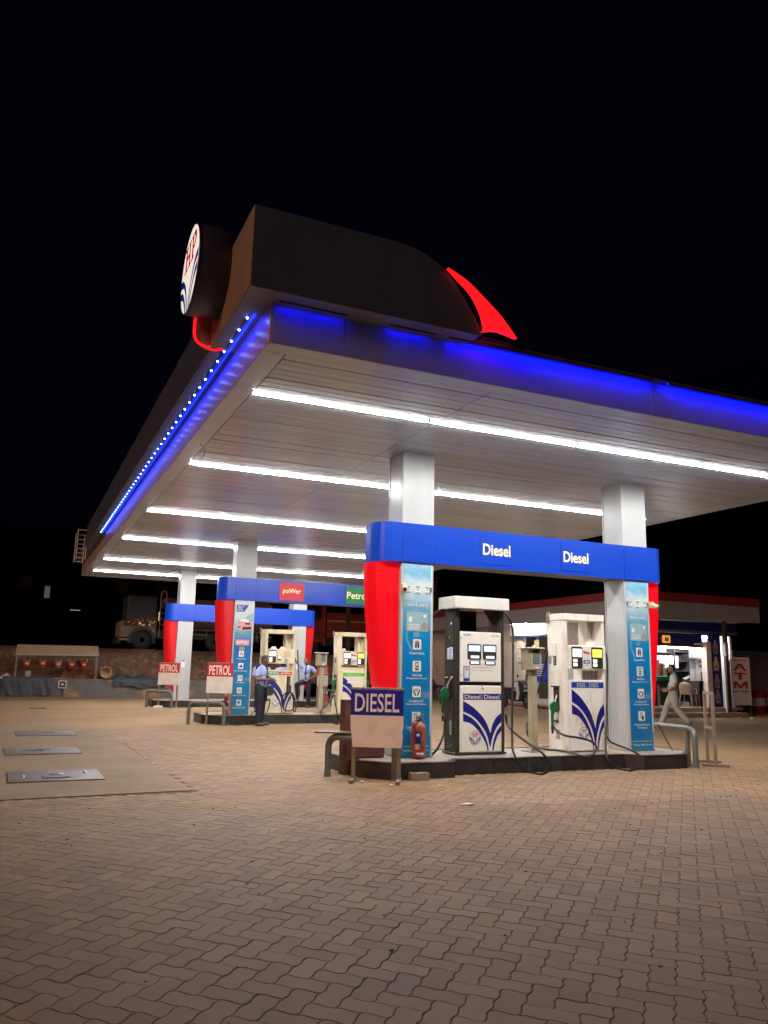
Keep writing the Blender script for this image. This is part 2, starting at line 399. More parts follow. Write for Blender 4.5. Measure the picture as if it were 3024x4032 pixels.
for i in range(-150, 190):
    for j in range(-70, 75):
        for k in (0, 1):
            ux, uy = (i + 4*j + 1, i + .5) if k == 0 else (i + 4*j + 2.5, i)
            x, y = (ux*CA - uy*SA)*U, (ux*SA + uy*CA)*U + 6.
            if not (1.5 < y < 18 and -6 < x < 18): continue
            if in_pad(x, y) or (x > 10.8 and y > 10.3) or in_poly(x - ISL_C[0], y - ISL_C[1], [(a*.985, b*.985) for a, b in ISL]): continue
            sx, sy, sz = seen((x, y, 0))
            if sz < 1 or abs(sx) > .5 + 1.6/sz or sy < -.6667 - 1.0/sz: continue
            inside = abs(sx) < .5 and abs(sy) < .6667
            spots.append((sz if inside else 99, x, y, k))
spots.sort()
pm = []
for vs, fs in PG:
    gg = G('paver'); gg.add(vs, fs); pm.append(gg.mesh('paver', fix=False))
for sz, x, y, k in spots[:300]:
    o = obj('paver', pm[k], bed_o); o.location = (x, y, rnd.uniform(-.0015, .0012)); o.rotation_euler = (rnd.gauss(0, .005), rnd.gauss(0, .005), rad(-45) + rnd.gauss(0, .008))
gg = G('paver')
for sz, x, y, k in spots[300:]:
    vs, fs = PG[k]; a = rad(-45) + rnd.gauss(0, .008); c, s = math.cos(a), math.sin(a); tx, ty = rnd.gauss(0, .005), rnd.gauss(0, .005); dz = rnd.uniform(-.0015, .0012)
    gg.add([(p.x*c - p.y*s + x, p.x*s + p.y*c + y, p.z + dz + p.x*tx + p.y*ty) for p in vs], fs)
rest = gg.build('pavers', bed_o, fix=False); rest['kind'] = 'stuff'
# --- swept dusty surface beyond the pavers, and the concrete slab over the tanks
g = G('dust_ground')
g.quad((-12, 18, -.002), (40, 18, -.002), (40, 36.5, -.002), (-12, 36.5, -.002))
g.quad((10.8, 10.3, -.004), (40, 10.3, -.004), (40, 18, -.004), (10.8, 18, -.004)); struct(g.build('forecourt', fix=False))
g = G('concrete_pad'); g.box(-7, 0, 0, 1, 0, 1) if False else None
pad = [(-7, 9.15), (2.03, 9.74), (1.84, 19.05), (-7, 19.05)]
g.prism(pad, -.02, .006, 'z'); struct(g.build('concrete_slab'))

def plate(cx, cy, w, d, rz, kind, label):
    t = thing('tank_cover_plate', label, 'cover plate', (cx, cy, .006), rz, 'steel cover plates on the tank slab')
    g = G('steel_plate'); g.box(-w/2, w/2, -d/2, d/2, 0, .016, b=.004); g.build('plate', t)
    if kind == 1:
        g = G('steel_plate'); g.box(-.16, .16, -.28, -.05, .0162, .028, b=.004); g.build('hatch', t)
        g = G('steel'); g.tube([(-.08, -.12, .028), (-.07, -.12, .045), (.07, -.12, .045), (.08, -.12, .028)], .006, 6); g.build('handle', t)
        for x, y in ((-.38, -.1), (.36, .12)):
            g = G('steel'); g.lathe([(.02, .016), (.02, .034), (.012, .04)], 8, M=Matrix.Translation((x, y, 0))); g.build('bolt', t)
    elif kind == 2:
        g = G('steel_plate'); g.tube(crom([(-.38, -.12, .018), (-.36, -.05, .024), (-.2, .0, .024), (-.02, .0, .024), (0, -.1, .018)], 3), .01, 6); g.build('handle', t)
        g = G('steel'); g.box(-.12, .12, .05, .2, .0162, .022, b=.003); g.build('hatch', t)
    elif kind == 3:
        g = G('steel_plate'); g.tube([(-.08, -.1, .017), (-.07, -.1, .03), (.14, -.1, .03), (.15, -.1, .017)], .008, 6); g.build('handle', t)
    return t
plate(.62, 11.32, 1.10, .98, rad(1), 1, 'steel cover plate with square hatch and bolts at the front of the concrete slab')
plate(.56, 14.38, 1.12, .95, rad(2), 2, 'steel cover plate with bent rod handle, middle one on the concrete slab')
plate(.72, 17.80, 1.10, 1.05, rad(1), 3, 'plain steel cover plate at the rear of the concrete slab')
plate(.80, 27.2, .46, .42, 0, 0, 'small steel lid set in bare ground beyond the concrete slab')

# --- raised earth behind the boundary wall
rnd2 = random.Random(3)
def noise2(x, y): return math.sin(x*1.3+y*.7)*.5 + math.sin(x*2.9-y*1.9+1.)*.25 + math.sin(x*5.7+y*4.1+2.)*.12
nx, ny = 90, 34; vs = []; fs = []
for j in range(ny):
    for i in range(nx):
        x = -22 + 62*i/(nx-1); y = 36.05 + 14*(j/(ny-1))**1.4
        t = max(0, min(1, (y-36.6)/2.0)); t = t*t*(3-2*t)
        crest = 1.83 + .10*noise2(x*.5, 0) + .28*math.exp(-((x-5.6)/.75)**2) + .12*math.exp(-((x-.3)/.9)**2)
        z = .62*(1-t) + crest*t
        if y > 38.6: z = crest + (2.05-crest)*min(1, (y-38.6)/1.5)
        z += .05*noise2(x*2, y*3)*(1 if y < 40 else .3)
        if x > 20: z = -.05
        vs.append((x, y, z))
for j in range(ny-1):
    for i in range(nx-1): fs.append((j*nx+i, j*nx+i+1, (j+1)*nx+i+1, (j+1)*nx+i))
g = G('earth'); g.add(vs, fs, 0, True); struct(g.build('earth_bank', fix=False))
g = G('earth'); g.quad((-60, 49.8, 2.04), (19.9, 49.8, 2.04), (19.9, 110, 2.04), (-60, 110, 2.04)); struct(g.build('road_behind', fix=False))
# ================================================================== CANOPY
X0, X1, Y0, Y1, ZC_, ZT = 2.05, 12.45, 7.43, 32.5, 4.67, 5.09
OV = .31
can = thing('canopy', 'large flat grey forecourt canopy with slatted soffit on white columns', 'canopy', ((X0+X1)/2, (Y0+Y1)/2, ZC_))
CX, CY = can.location.x, can.location.y
def W(x, y, z): return (x-CX, y-CY, z-ZC_)
def cbox(g, x0, x1, y0, y1, z0, z1, mi=0, b=0): g.box(x0-CX, x1-CX, y0-CY, y1-CY, z0-ZC_, z1-ZC_, mi, b)
g = G('soffit_back'); cbox(g, X0+.03, X1-.03, Y0+.03, Y1-.03, ZC_+.02, ZT-.03); g.build('roof_deck', can)
# slatted soffit: boards run along X, jointed at two seams
pitch = .15; bw = .14; ys = []
y = Y0 + .24
while y < Y1 - .3: ys.append(y); y += pitch
xs = [X0+.24, 4.80, 8.60, X1-.24]
for (xa, xb) in zip(xs[:-1], xs[1:]):
    pass
brd = G('soffit')
for (xa, xb) in zip(xs[:-1], xs[1:]): brd.box(xa+.004-CX, xb-.004-CX, 0, bw, -.001, .017, b=.003)
bm_ = brd.mesh('soffit_board')
for i, y in enumerate(ys):
    o = obj('soffit_board', bm_, can); o.location = (0, y-CY, rnd.gauss(0, .0010)); o.rotation_euler = (rnd.gauss(0, .004), 0, 0)
for nm, a in (('soffit_edge', (X0+.002, X0+.235, Y0+.24, Y1-.24)), ('soffit_edge', (X1-.235, X1-.002, Y0+.24, Y1-.24)), ('soffit_edge', (X0+.002, X1-.002, Y0+.002, Y0+.235)), ('soffit_edge', (X0+.002, X1-.002, Y1-.235, Y1-.002))):
    g = G('soffit'); cbox(g, *a, ZC_-.002, ZC_+.018, b=.002); g.build(nm, can)
# fascia panels
for xa, xb in ((X0, 2.85), (2.85, 7.03), (7.03, 11.2), (11.2, X1)):
    g = G('fascia'); cbox(g, xa+.003, xb-.003, Y0-.022, Y0, ZC_-.012, ZT+.01, b=.003); g.build('fascia_panel', can)
ly = [Y0-.02, 11.6, 15.8, 20., 24.2, 28.4, Y1]
for ya, yb in zip(ly[:-1], ly[1:]):
    g = G('fascia_left_lit'); cbox(g, X0-.022, X0, ya+.003, yb-.003, ZC_-.012, ZT-.002, b=.003); g.build('fascia_panel', can)
for ya, yb in zip(ly[:-1], ly[1:]):
    g = G('fascia'); cbox(g, X1, X1+.022, ya+.003, yb-.003, ZC_-.012, ZT, b=.003); g.build('fascia_panel', can)
g = G('fascia'); cbox(g, X0, X1, Y1, Y1+.022, ZC_-.012, ZT, b=.003); g.build('fascia_panel', can)
g = G('parapet'); cbox(g, 4.40, X1+.03, Y0-.125, Y0+.03, ZT+.011, ZT+.03, b=.003); g.build('coping', can)
# overhanging parapet along the left side
PX = X0-OV
g = G('parapet'); cbox(g, PX, PX+.04, 8.98, 27.2, ZT+.002, 5.74, b=.004); cbox(g, PX+.041, X0+.25, 8.98, 27.2, ZT+.003, ZT+.03); g.build('parapet_panel', can)
for ys_ in (13.1, 17.3, 21.5):
    g = G('groove'); cbox(g, PX-.002, PX+.001, ys_, ys_+.012, ZT+.01, 5.73); g.build('panel_seam', can)
g = G('parapet'); cbox(g, PX+.10, PX+.14, 27.2, 32.4, ZT+.002, 5.50, b=.004); cbox(g, PX+.141, X0+.25, 27.2, 32.4, ZT+.003, ZT+.03); g.build('parapet_panel', can)

# corner sign box with the curved end
sb = thing('corner_sign_box', 'dark corner sign box with curved end above the canopy fascia', 'sign box', (PX, Y0-OV, ZT))
prof = [(0, 0), (2.62, 0)] + sm2([(2.62, .01), (2.56, .15), (2.38, .41), (2.16, .66), (1.86, .82), (1.55, .862)], 5) + [(0, .865)]
g = G('sign_face'); g.prism(prof, 0, .32, 'y'); g.build('front_panel', sb)
g = G('signbox_side_lit'); g.box(-.004, .30, .321, 1.80, .0, .865, b=.003); g.build('side_panel', sb)
g = G('signbox_side_lit'); g.box(-.006, -.001, .002, .315, .002, .863); g.build('return_panel', sb)
g = G('shop_grey'); g.box(.005, 2.60, .01, .30, -.006, -.001); g.box(.005, .30, .305, 1.79, -.006, -.001); g.build('underside_trim', sb)
# red crescent at the curved end
out = sm2([(2.16, .645), (2.40, .545), (2.62, .39), (2.84, .215), (3.045, -.005)], 6); inn = sm2([(2.60, -.01), (2.62, .06), (2.56, .25), (2.44, .42), (2.29, .54), (2.16, .645)], 6)
rs = thing('red_crescent_sign', 'glowing red crescent blade at the curved end of the corner sign box', 'sign', (PX, Y0-OV-.03, ZT+.03))
g = G('red_neon'); g.prism(out + [(2.95, .012), (2.80, .035), (2.70, .02)] + inn[:-1], -.03, .02, 'y'); g.build('lit_face', rs)
g = G('black_paint'); g.tube([(2.64, .08, -.045), (2.75, .06, -.06), (2.95, .06, -.06), (3.03, .08, -.035)], .022, 8); g.build('mount_rail', rs)
rc = thing('red_neon_bracket', 'glowing red curved tube under the round backlit logo sign', 'sign', (PX, 8.95, ZT))
g = G('red_neon'); g.tube(crom([(-.19, 0, .40), (-.195, 0, .25), (-.185, 0, .13), (-.13, -.0, .055), (-.02, -.02, .01), (.05, -.05, -.01), (.12, -.12, -.015)], 5), .017, 8); g.tube(crom([(-.05, -.0, .02), (.03, -.06, .03), (.09, -.13, .01)], 4), .011, 6); g.build('neon_tube', rc)
g = G('signbox_side_lit'); g.prism([(0, .0), (0, .45), (-.17, .45), (-.175, .22), (-.15, .10), (-.08, .03)], .02, .05, 'y'); g.build('gusset', rc)

# round backlit logo sign
def leaf_polys(cx, cz, R):
    # emblem lower half inside a circle: two leaves of stacked bands meeting at the base
    out = []
    def cl(p):
        x, z = p; d = math.hypot(x, z); 
        return (cx + x*R*(1 if d <= .97 else .97/d), cz + z*R*(1 if d <= .97 else .97/d))
    for s in (-1, 1):
        up = sm2([(s*1.05, .14), (s*.70, .06), (s*.36, -.20), (s*.14, -.55), (s*.05, -.80), (s*.015, -.97)], 4)
        lo = sm2([(s*.07, -.97), (s*.16, -.74), (s*.34, -.40), (s*.62, -.15), (s*1.05, -.06)], 4)
        out.append([cl(p) for p in up + lo])
        up = sm2([(s*1.05, -.16), (s*.70, -.24), (s*.42, -.48), (s*.24, -.74), (s*.14, -.97)], 4)
        lo = sm2([(s*.24, -.97), (s*.36, -.74), (s*.56, -.50), (s*.80, -.38), (s*1.05, -.34)], 4)
        out.append([cl(p) for p in up + lo])
    return out
def HP_polys(cx, cz, k):
    # slab-serif H and P
    def t(P): return [(cx + x*k, cz + z*k) for x, z in P]
    H = [(-.62, -.32), (-.30, -.32), (-.30, -.25), (-.38, -.25), (-.38, -.04), (-.16, -.04), (-.16, -.25), (-.24, -.25), (-.24, -.32), (.06, -.32), (.06, -.25), (-.02, -.25), (-.02, .25), (.06, .25), (.06, .32), (-.24, .32), (-.24, .25), (-.16, .25), (-.16, .06), (-.38, .06), (-.38, .25), (-.30, .25), (-.30, .32), (-.62, .32), (-.62, .25), (-.54, .25), (-.54, -.25), (-.62, -.25)]
    P = [(.10, -.32), (.42, -.32), (.42, -.25), (.34, -.25), (.34, -.08), (.46, -.08), (.58, -.03), (.65, .08), (.65, .16), (.60, .26), (.50, .32), (.10, .32), (.10, .25), (.18, .25), (.18, -.25), (.10, -.25)]
    Pc = [(.34, .0), (.42, .0), (.48, .05), (.49, .13), (.46, .21), (.40, .24), (.34, .24)]
    return [t(H), t(P)], [t(Pc)]
hp = thing('round_logo_sign', 'round backlit HP logo sign on the canopy corner', 'sign', (PX-.02, 8.53, ZT+.74), -math.pi/2)
# local: face looks to local -Y (world -X), local x runs towards world -Y
R = .51
g = G('drum_side', 'parapet'); mat('drum_side', (.05, .055, .10), .35); g.lathe([(R, -.02), (R+.004, .0), (R+.004, .30), (R-.02, .32)], 48, axis='y', M=Matrix.Translation((0, -.30, 0))); g.build('drum', hp)
g = G('black_paint'); g.lathe([(R+.005, 0), (R+.012, .005), (R+.012, .02), (R-.012, .025), (R-.014, 0)], 48, axis='y', M=Matrix.Translation((0, -.345, 0))); g.build('rim', hp)
fp = [(0, disc(0, 0, R-.012, 48), 0)]
lt, ct = HP_polys(0, .21, .50)
fp += [(2, q, .003) for q in lt] + [(0, q, .005) for q in ct] + [(1, q, .003) for q in leaf_polys(0, -.02, R)]
decal('lit_face', fp, hp, (0, -.346, 0), ['sign_white', 'sign_blue', 'sign_red'])

# blue LED lines
ls = thing('led_string', 'string of bright blue white LED modules under the left canopy overhang', 'led string', (X0-.15, Y0, ZT-.012))
g = G('black_paint'); g.tube([(0, .35, .006), (0, 16.4, .006)], .008, 6); g.build('cable', ls)
led = G('led_white'); led.lathe([(.001, -.016), (.010, -.012), (.013, -.004), (.012, .002)], 8); led_m = led.mesh('led')
hs = G('black_paint'); hs.box(-.022, .022, -.032, .032, .002, .012, b=.003); hs_m = hs.mesh('led_module')
for k in range(47):
    yy = .42 + k*(15.95/46); h_ = obj('led_module', hs_m, ls); h_.location = (0, yy, 0)
    o = obj('led', led_m, h_)
bl = G('led_blue_glow'); bl.box(.05, .056, .30, 16.4, -.003, .0); bl.build('blue_glow_strip', ls)  # added continuous strip that supplies the blue glow around the modules
for xa, xb, lb in ((2.10, 2.82, 'blue LED line on the fascia beside the canopy corner'), (3.33, 3.86, 'short blue LED line on the fascia under the sign box'), (4.06, 7.0, 'long blue LED line on the front fascia below the red crescent'), (7.25, 11.9, 'blue LED line on the front fascia past the panel seam')):
    t = thing('led_line', lb, 'led line', ((xa+xb)/2, Y0-.105, ZT), 0, None)
    g = G('led_front'); g.box(xa-t.location.x, xb-t.location.x, -.004, .004, -.006, .002); g.build('led_strip', t)
    g = G('black_paint'); g.box(xa-t.location.x-.01, xb-t.location.x+.01, -.014, .08, .003, .010); g.box(xa-t.location.x-.01, xb-t.location.x+.01, -.020, -.0145, -.022, .010); g.build('channel', t)

# LED tubes
rows = [8.96, 12.82, 17.40, 21.75, 26.6, 30.3]
names = ['first row behind front fascia', 'second row behind front fascia', 'third row behind front fascia', 'fourth row behind front fascia', 'fifth row behind front fascia', 'last row at rear canopy edge']
segs = ['first from LED-lined edge', 'second from LED-lined edge', 'third from LED-lined edge', 'fourth from LED-lined edge']
hm = G('white_panel'); hm.box(-1.19, 1.19, -.026, .026, -.007, .0, b=.002); hm.box(-1.197, -1.181, -.022, .022, -.027, -.007, b=.003); hm.box(1.181, 1.197, -.022, .022, -.027, -.007, b=.003); hm = hm.mesh('housing')
dm = G('tube_side', 'tube_glow'); dm.prism([(-.021, -.007), (-.017, -.024), (.017, -.024), (.021, -.007)], -1.18, 1.18, 'x'); dm.quad((-1.178, -.0165, -.0245), (1.178, -.0165, -.0245), (1.178, .0165, -.0245), (-1.178, .0165, -.0245), 1); dm = dm.mesh('diffuser', fix=False)
for r_, yy in enumerate(rows):
    for k in range(4):
        t = thing('tube_light', 'lit white tube light, ' + names[r_] + ', ' + segs[k], 'tube light', (2.27 + 1.2 + k*2.405, yy, ZC_-.003), rad(rnd.gauss(0, .12)), 'LED tube lights, ' + names[r_])
        obj('housing', hm, t); obj('diffuser', dm, t)
# access ladder cage at the far left corner
t = thing('roof_ladder', 'small white metal ladder cage hung on the far end of the canopy edge', 'ladder', (PX+.05, 27.6, 4.75))
for yy in (0, 1.1):
    g = G('shop_white'); g.tube([(-.28, yy, -.05), (-.28, yy, .95)], .02, 6); g.tube([(.0, yy, -.05), (.0, yy, .95)], .02, 6); g.build('upright', t)
for zz in (0, .3, .6, .92):
    g = G('shop_white'); g.tube([(0, 0, zz), (-.28, 0, zz), (-.28, 1.1, zz), (0, 1.1, zz)], .016, 6); g.build('rung', t)
t = thing('cable_drop', 'dark loose cable hanging from the canopy soffit near the second tube row', 'cable', (2.30, 12.5, ZC_))
g = G('hose'); g.tube(crom([(-.1, -.9, -.005), (.02, -.75, -.05), (.03, -.3, -.14), (-.02, .25, -.05)], 4), .006, 5); g.build('cable', t)
# ================================================================== ISLANDS, COLUMNS, HEADERS
def poster_mat(name, stops, zmax):
    m = bpy.data.materials.new(name); m.use_nodes = True; N = m.node_tree.nodes; L = m.node_tree.links; b = N['Principled BSDF']; b.inputs['Roughness'].default_value = .3
    tc = N.new('ShaderNodeTexCoord'); sp = N.new('ShaderNodeSeparateXYZ'); L.new(tc.outputs['Object'], sp.inputs[0])
    nz = N.new('ShaderNodeTexNoise'); nz.inputs['Scale'].default_value = 5; nz.inputs['Detail'].default_value = 5; mp = N.new('ShaderNodeMapping'); mp.inputs['Scale'].default_value = (1, 1, 2.2); L.new(tc.outputs['Object'], mp.inputs[0]); L.new(mp.outputs[0], nz.inputs[0])
    a = N.new('ShaderNodeMath'); a.operation = 'MULTIPLY_ADD'; a.inputs[1].default_value = .12; L.new(nz.outputs[0], a.inputs[0])
    d = N.new('ShaderNodeMath'); d.operation = 'DIVIDE'; d.inputs[1].default_value = zmax; L.new(sp.outputs[2], d.inputs[0]); L.new(d.outputs[0], a.inputs[2])
    s = N.new('ShaderNodeMath'); s.operation = 'SUBTRACT'; s.inputs[1].default_value = .06; L.new(a.outputs[0], s.inputs[0])
    r = N.new('ShaderNodeValToRGB'); L.new(s.outputs[0], r.inputs[0]); e = r.color_ramp.elements
    e[0].position = stops[0][0]; e[0].color = (*stops[0][1], 1); e[1].position = stops[-1][0]; e[1].color = (*stops[-1][1], 1)
    for p, c in stops[1:-1]: x = e.new(p); x.color = (*c, 1)
    n2 = N.new('ShaderNodeTexNoise'); n2.inputs['Scale'].default_value = 3.0; n2.inputs['Detail'].default_value = 3; L.new(tc.outputs['Object'], n2.inputs[0])
    mr = N.new('ShaderNodeMapRange'); mr.inputs['From Min'].default_value = .60; mr.inputs['From Max'].default_value = .78; mr.inputs['To Max'].default_value = .55; L.new(n2.outputs[0], mr.inputs['Value'])
    mx = N.new('ShaderNodeMix'); mx.data_type = 'RGBA'; L.new(mr.outputs[0], mx.inputs[0]); L.new(r.outputs[0], mx.inputs[6]); mx.inputs[7].default_value = (.55, .50, .38, 1); L.new(mx.outputs[2], b.inputs['Base Color'])
    return name
poster_mat('poster_diesel', [(0, (.03, .22, .36)), (.10, (.006, .16, .42)), (.42, (.004, .19, .50)), (.62, (.006, .23, .55)), (.74, (.12, .34, .50)), (.80, (.30, .50, .62)), (.87, (.62, .68, .68)), (.94, (.16, .42, .60)), (1, (.32, .55, .66))], 2.78)
poster_mat('poster_petrol', [(0, (.03, .22, .34)), (.15, (.02, .22, .42)), (.45, (.012, .16, .42)), (.62, (.012, .12, .40)), (.72, (.14, .34, .46)), (.80, (.40, .52, .56)), (.88, (.58, .64, .64)), (1, (.52, .62, .64))], 2.87)

def icon(parent, kind, x, z, s):
    P = [(0, rrect(-s, s, -s*1.12, s*1.12, s*.2), 0)]
    d = lambda poly: P.append((1, [(a*s, b*s) for a, b in poly], .0012)); w = lambda poly: P.append((0, [(a*s, b*s) for a, b in poly], .002))
    if kind == 'gift':
        d(rect(-.55, .55, .22, .42)); d(rect(-.48, -.08, -.72, .18)); d(rect(.08, .48, -.72, .18)); d(disc(-.22, .62, .2, 10)); d(disc(.22, .62, .2, 10)); w(disc(-.22, .62, .1, 8)); w(disc(.22, .62, .1, 8))
    elif kind == 'phone':
        d(rrect(-.42, .42, -.85, .85, .1)); w(rect(-.3, .3, -.5, .6)); P.append((1, [(a*s, b*s) for a, b in [(0, .4)] + [(.2*math.cos(rad(t)), -.12+.24*math.sin(rad(t))) for t in range(30, -220, -30)]], .0028))
    elif kind == 'hands':
        for q in (-1, 1): d([(q*.72, .5), (q*.55, .55), (q*.5, .05), (q*.15, -.55), (q*.15, -.85), (q*.45, -.85), (q*.5, -.5), (q*.8, .0)])
        d(disc(-.17, .5, .12, 8)); d(disc(.17, .5, .12, 8)); d(rect(-.32, .32, .12, .28))
    elif kind == 'card':
        d(rect(-.5, .15, -.3, .8)); w(rect(-.38, .03, -.2, .7)); d([(-.1, -.2), (.3, .2), (.55, -.1), (.6, -.85), (0, -.85)])
    elif kind == 'driver':
        d(disc(0, .45, .25, 10)); d([(-.65, -.6), (-.5, -.05), (-.2, .12), (.2, .12), (.5, -.05), (.65, -.6)]); w(disc(0, -.45, .3, 10))
    elif kind == 'thumb':
        d([(-.2, -.6), (-.2, .1), (.1, .7), (.3, .7), (.25, .2), (.65, .2), (.6, -.6)]); d(rect(-.6, -.35, -.65, .15))
    elif kind == 'gauge':
        d(disc(0, 0, .68, 18)); w(disc(0, 0, .5, 18)); w([(-.6, -.75), (.6, -.75), (.35, -.35), (-.35, -.35)]); P.append((1, [(a*s, b*s) for a, b in [(-.12, -.1), (.05, -.18), (.4, .42)]], .003))
    elif kind == 'clock':
        d(disc(.15, 0, .55, 16)); w(disc(.15, 0, .38, 16)); d([(-.8, .1), (-.3, .25), (-.3, .12)]); d([(-.8, -.2), (-.3, -.05), (-.3, -.2)]); P.append((1, [(a*s, b*s) for a, b in [(.1, -.05), (.2, -.05), (.2, .3), (.1, .3)]], .003))
    elif kind == 'cloud':
        d(disc(-.3, .05, .34, 12)); d(disc(.3, .05, .34, 12)); d(disc(0, .3, .4, 12)); d(rect(-.1, .1, -.75, 0)); w([(-.25, -.05), (0, .25), (.25, -.05)])
    decal('icon', P, parent, (x, -.0035, z), ['decal_white', 'decal_black'])
def card_roundel(cx, cz, r): return [(1, disc(cx, cz, r, 16), .002), (0, disc(cx, cz, r*.88, 16), .0026)] + [(1, q, .0032) for q in leaf_polys(cx, cz, r*.86)]
def hp_roundel(name, parent, loc, r):
    P = [(0, disc(0, 0, r, 28), 0), (1, disc(0, 0, r*.94, 28), .0008)]
    lt, ct = HP_polys(0, r*.42, r*.80)
    P += [(2, q, .0016) for q in lt] + [(1, q, .0024) for q in ct] + [(3, q, .0016) for q in leaf_polys(0, -.02*r, r*.93)]
    return decal(name, P, parent, loc, ['decal_black', 'decal_white', 'decal_red', 'decal_navy'])
def truck_icon(parent, x, z, s, cab):
    P = [(1, rect(-.5*s, .5*s, -.05*s, .62*s), -.0003), (0, rrect(-.52*s, .52*s, -.55*s, .72*s, .08*s), .0), (2, rrect(-.42*s, .42*s, .22*s, .62*s, .05*s), .0008), (3, rect(-.25*s, .25*s, -.12*s, .08*s), .0008), (3, rect(-.52*s, .52*s, -.75*s, -.5*s), .0008), (1, rect(-.18*s, .18*s, -.45*s, -.36*s), .0008)]
    if cab: P += [(1, disc(cab*.62*s, -.55*s, .24*s, 12), -.0005), (1, [(cab*.5*s, .6*s), (cab*1.1*s, .5*s), (cab*1.1*s, -.35*s), (cab*.5*s, -.4*s)], -.0008)]
    decal('truck_print', P, parent, (x, -.0035, z), ['decal_white', 'print_dark', 'print_glass', 'decal_grey'])
mat('print_dark', (.12, .16, .19), .4); mat('print_glass', (.25, .36, .40), .4); mat('print_pale', (.30, .46, .50), .4); mat('print_line', (.10, .34, .52), .4)

def diesel_poster(col, x0, x1):
    w = x1-x0; z0 = 0; ht = 2.78
    p = G('poster_diesel', 'decal_white'); p.box(0, w, 0, .003, .0, ht); p.box(w-.012, w-.001, -.0012, 0, .3, ht-.003, 1); p = p.build('poster', col, (x0, -.006, z0)); c = w*.50; B = 2.987-.21
    zz = lambda ya: B - .001944*ya
    decal('print_lines', [(0, [(w*.10, zz(520)), (w*.17, zz(520)), (w*.17, zz(575)), (w*.34, zz(650)), (w*.34, zz(690)), (w*.10, zz(585))], 0), (0, rect(w*.36, w*.58, zz(560), zz(525)), 0)] + [(0, [(w*(.3+.12*k), zz(1080)), (w*(.315+.12*k), zz(1080)), (w*min(.98, .65+.12*k), zz(1330)), (w*min(.965, .635+.12*k), zz(1330))], 0) for k in range(4)] + [(0, disc(w*fx, zz(fy), .006, 8), .0004) for fx, fy in ((.72, 1015), (.5, 1078), (.74, 1100), (.9, 1150), (.3, 1100), (.85, 1280), (.75, 1340))], p, (0, -.0012, 0), ['print_line'])
    for fx, s, cab in ((.17, .074, -1), (.83, .076, 1), (.50, .092, 0)): truck_icon(p, w*fx, zz(205), s, cab)
    text('lettering', 'फायदा भी, इनाम भी', 'decal_white', p, (c, -.003, zz(322)), w=w*.76, h=.058, bold=.012)
    cw = w*.77; P = [(0, rrect(-cw/2, cw/2, -.14, .14, .02), 0), (1, rrect(-cw*.40, -cw*.24, -.005, .07, .01), .001)] + [(1, rect(-cw*.40, cw*.10, -.045-.022*k, -.036-.022*k), .001) for k in range(4)] + [(2, [(cw*.15, -.13), (cw*.45, -.12), (cw*.48, -.05), (cw*.3, .01), (cw*.2, -.04)], .001)]
    P += [(3 if a == 0 else 4, q, l) for a, q, l in card_roundel(cw*.33, .075, .042)]
    decal('card_print', P, p, (c, -.0035, zz(446)), ['print_pale', 'decal_white', 'decal_grey', 'decal_white', 'decal_navy'])
    for kind, ya in (('gift', 615), ('phone', 775), ('hands', 960), ('card', 1145)): icon(p, kind, c, zz(ya), .068)
    for s, ya, ww in (('Reward Points', 680, .52), ('Total Fuel', 840, .36), ('Management Control', 865, .72), ('Insurance for', 1027, .50), ('Drivers & Helpers', 1052, .70), ('Cashless & Secure', 1215, .68), ('Transactions', 1240, .46), ('www.drivetrackplus.com', 1350, .86), ('Toll free: 1800 103 9811', 1380, .86)):
        text('lettering', s, 'decal_white', p, (c, -.003, zz(ya)), w=w*ww, h=.034 if ya < 1300 else .028, bold=.012)
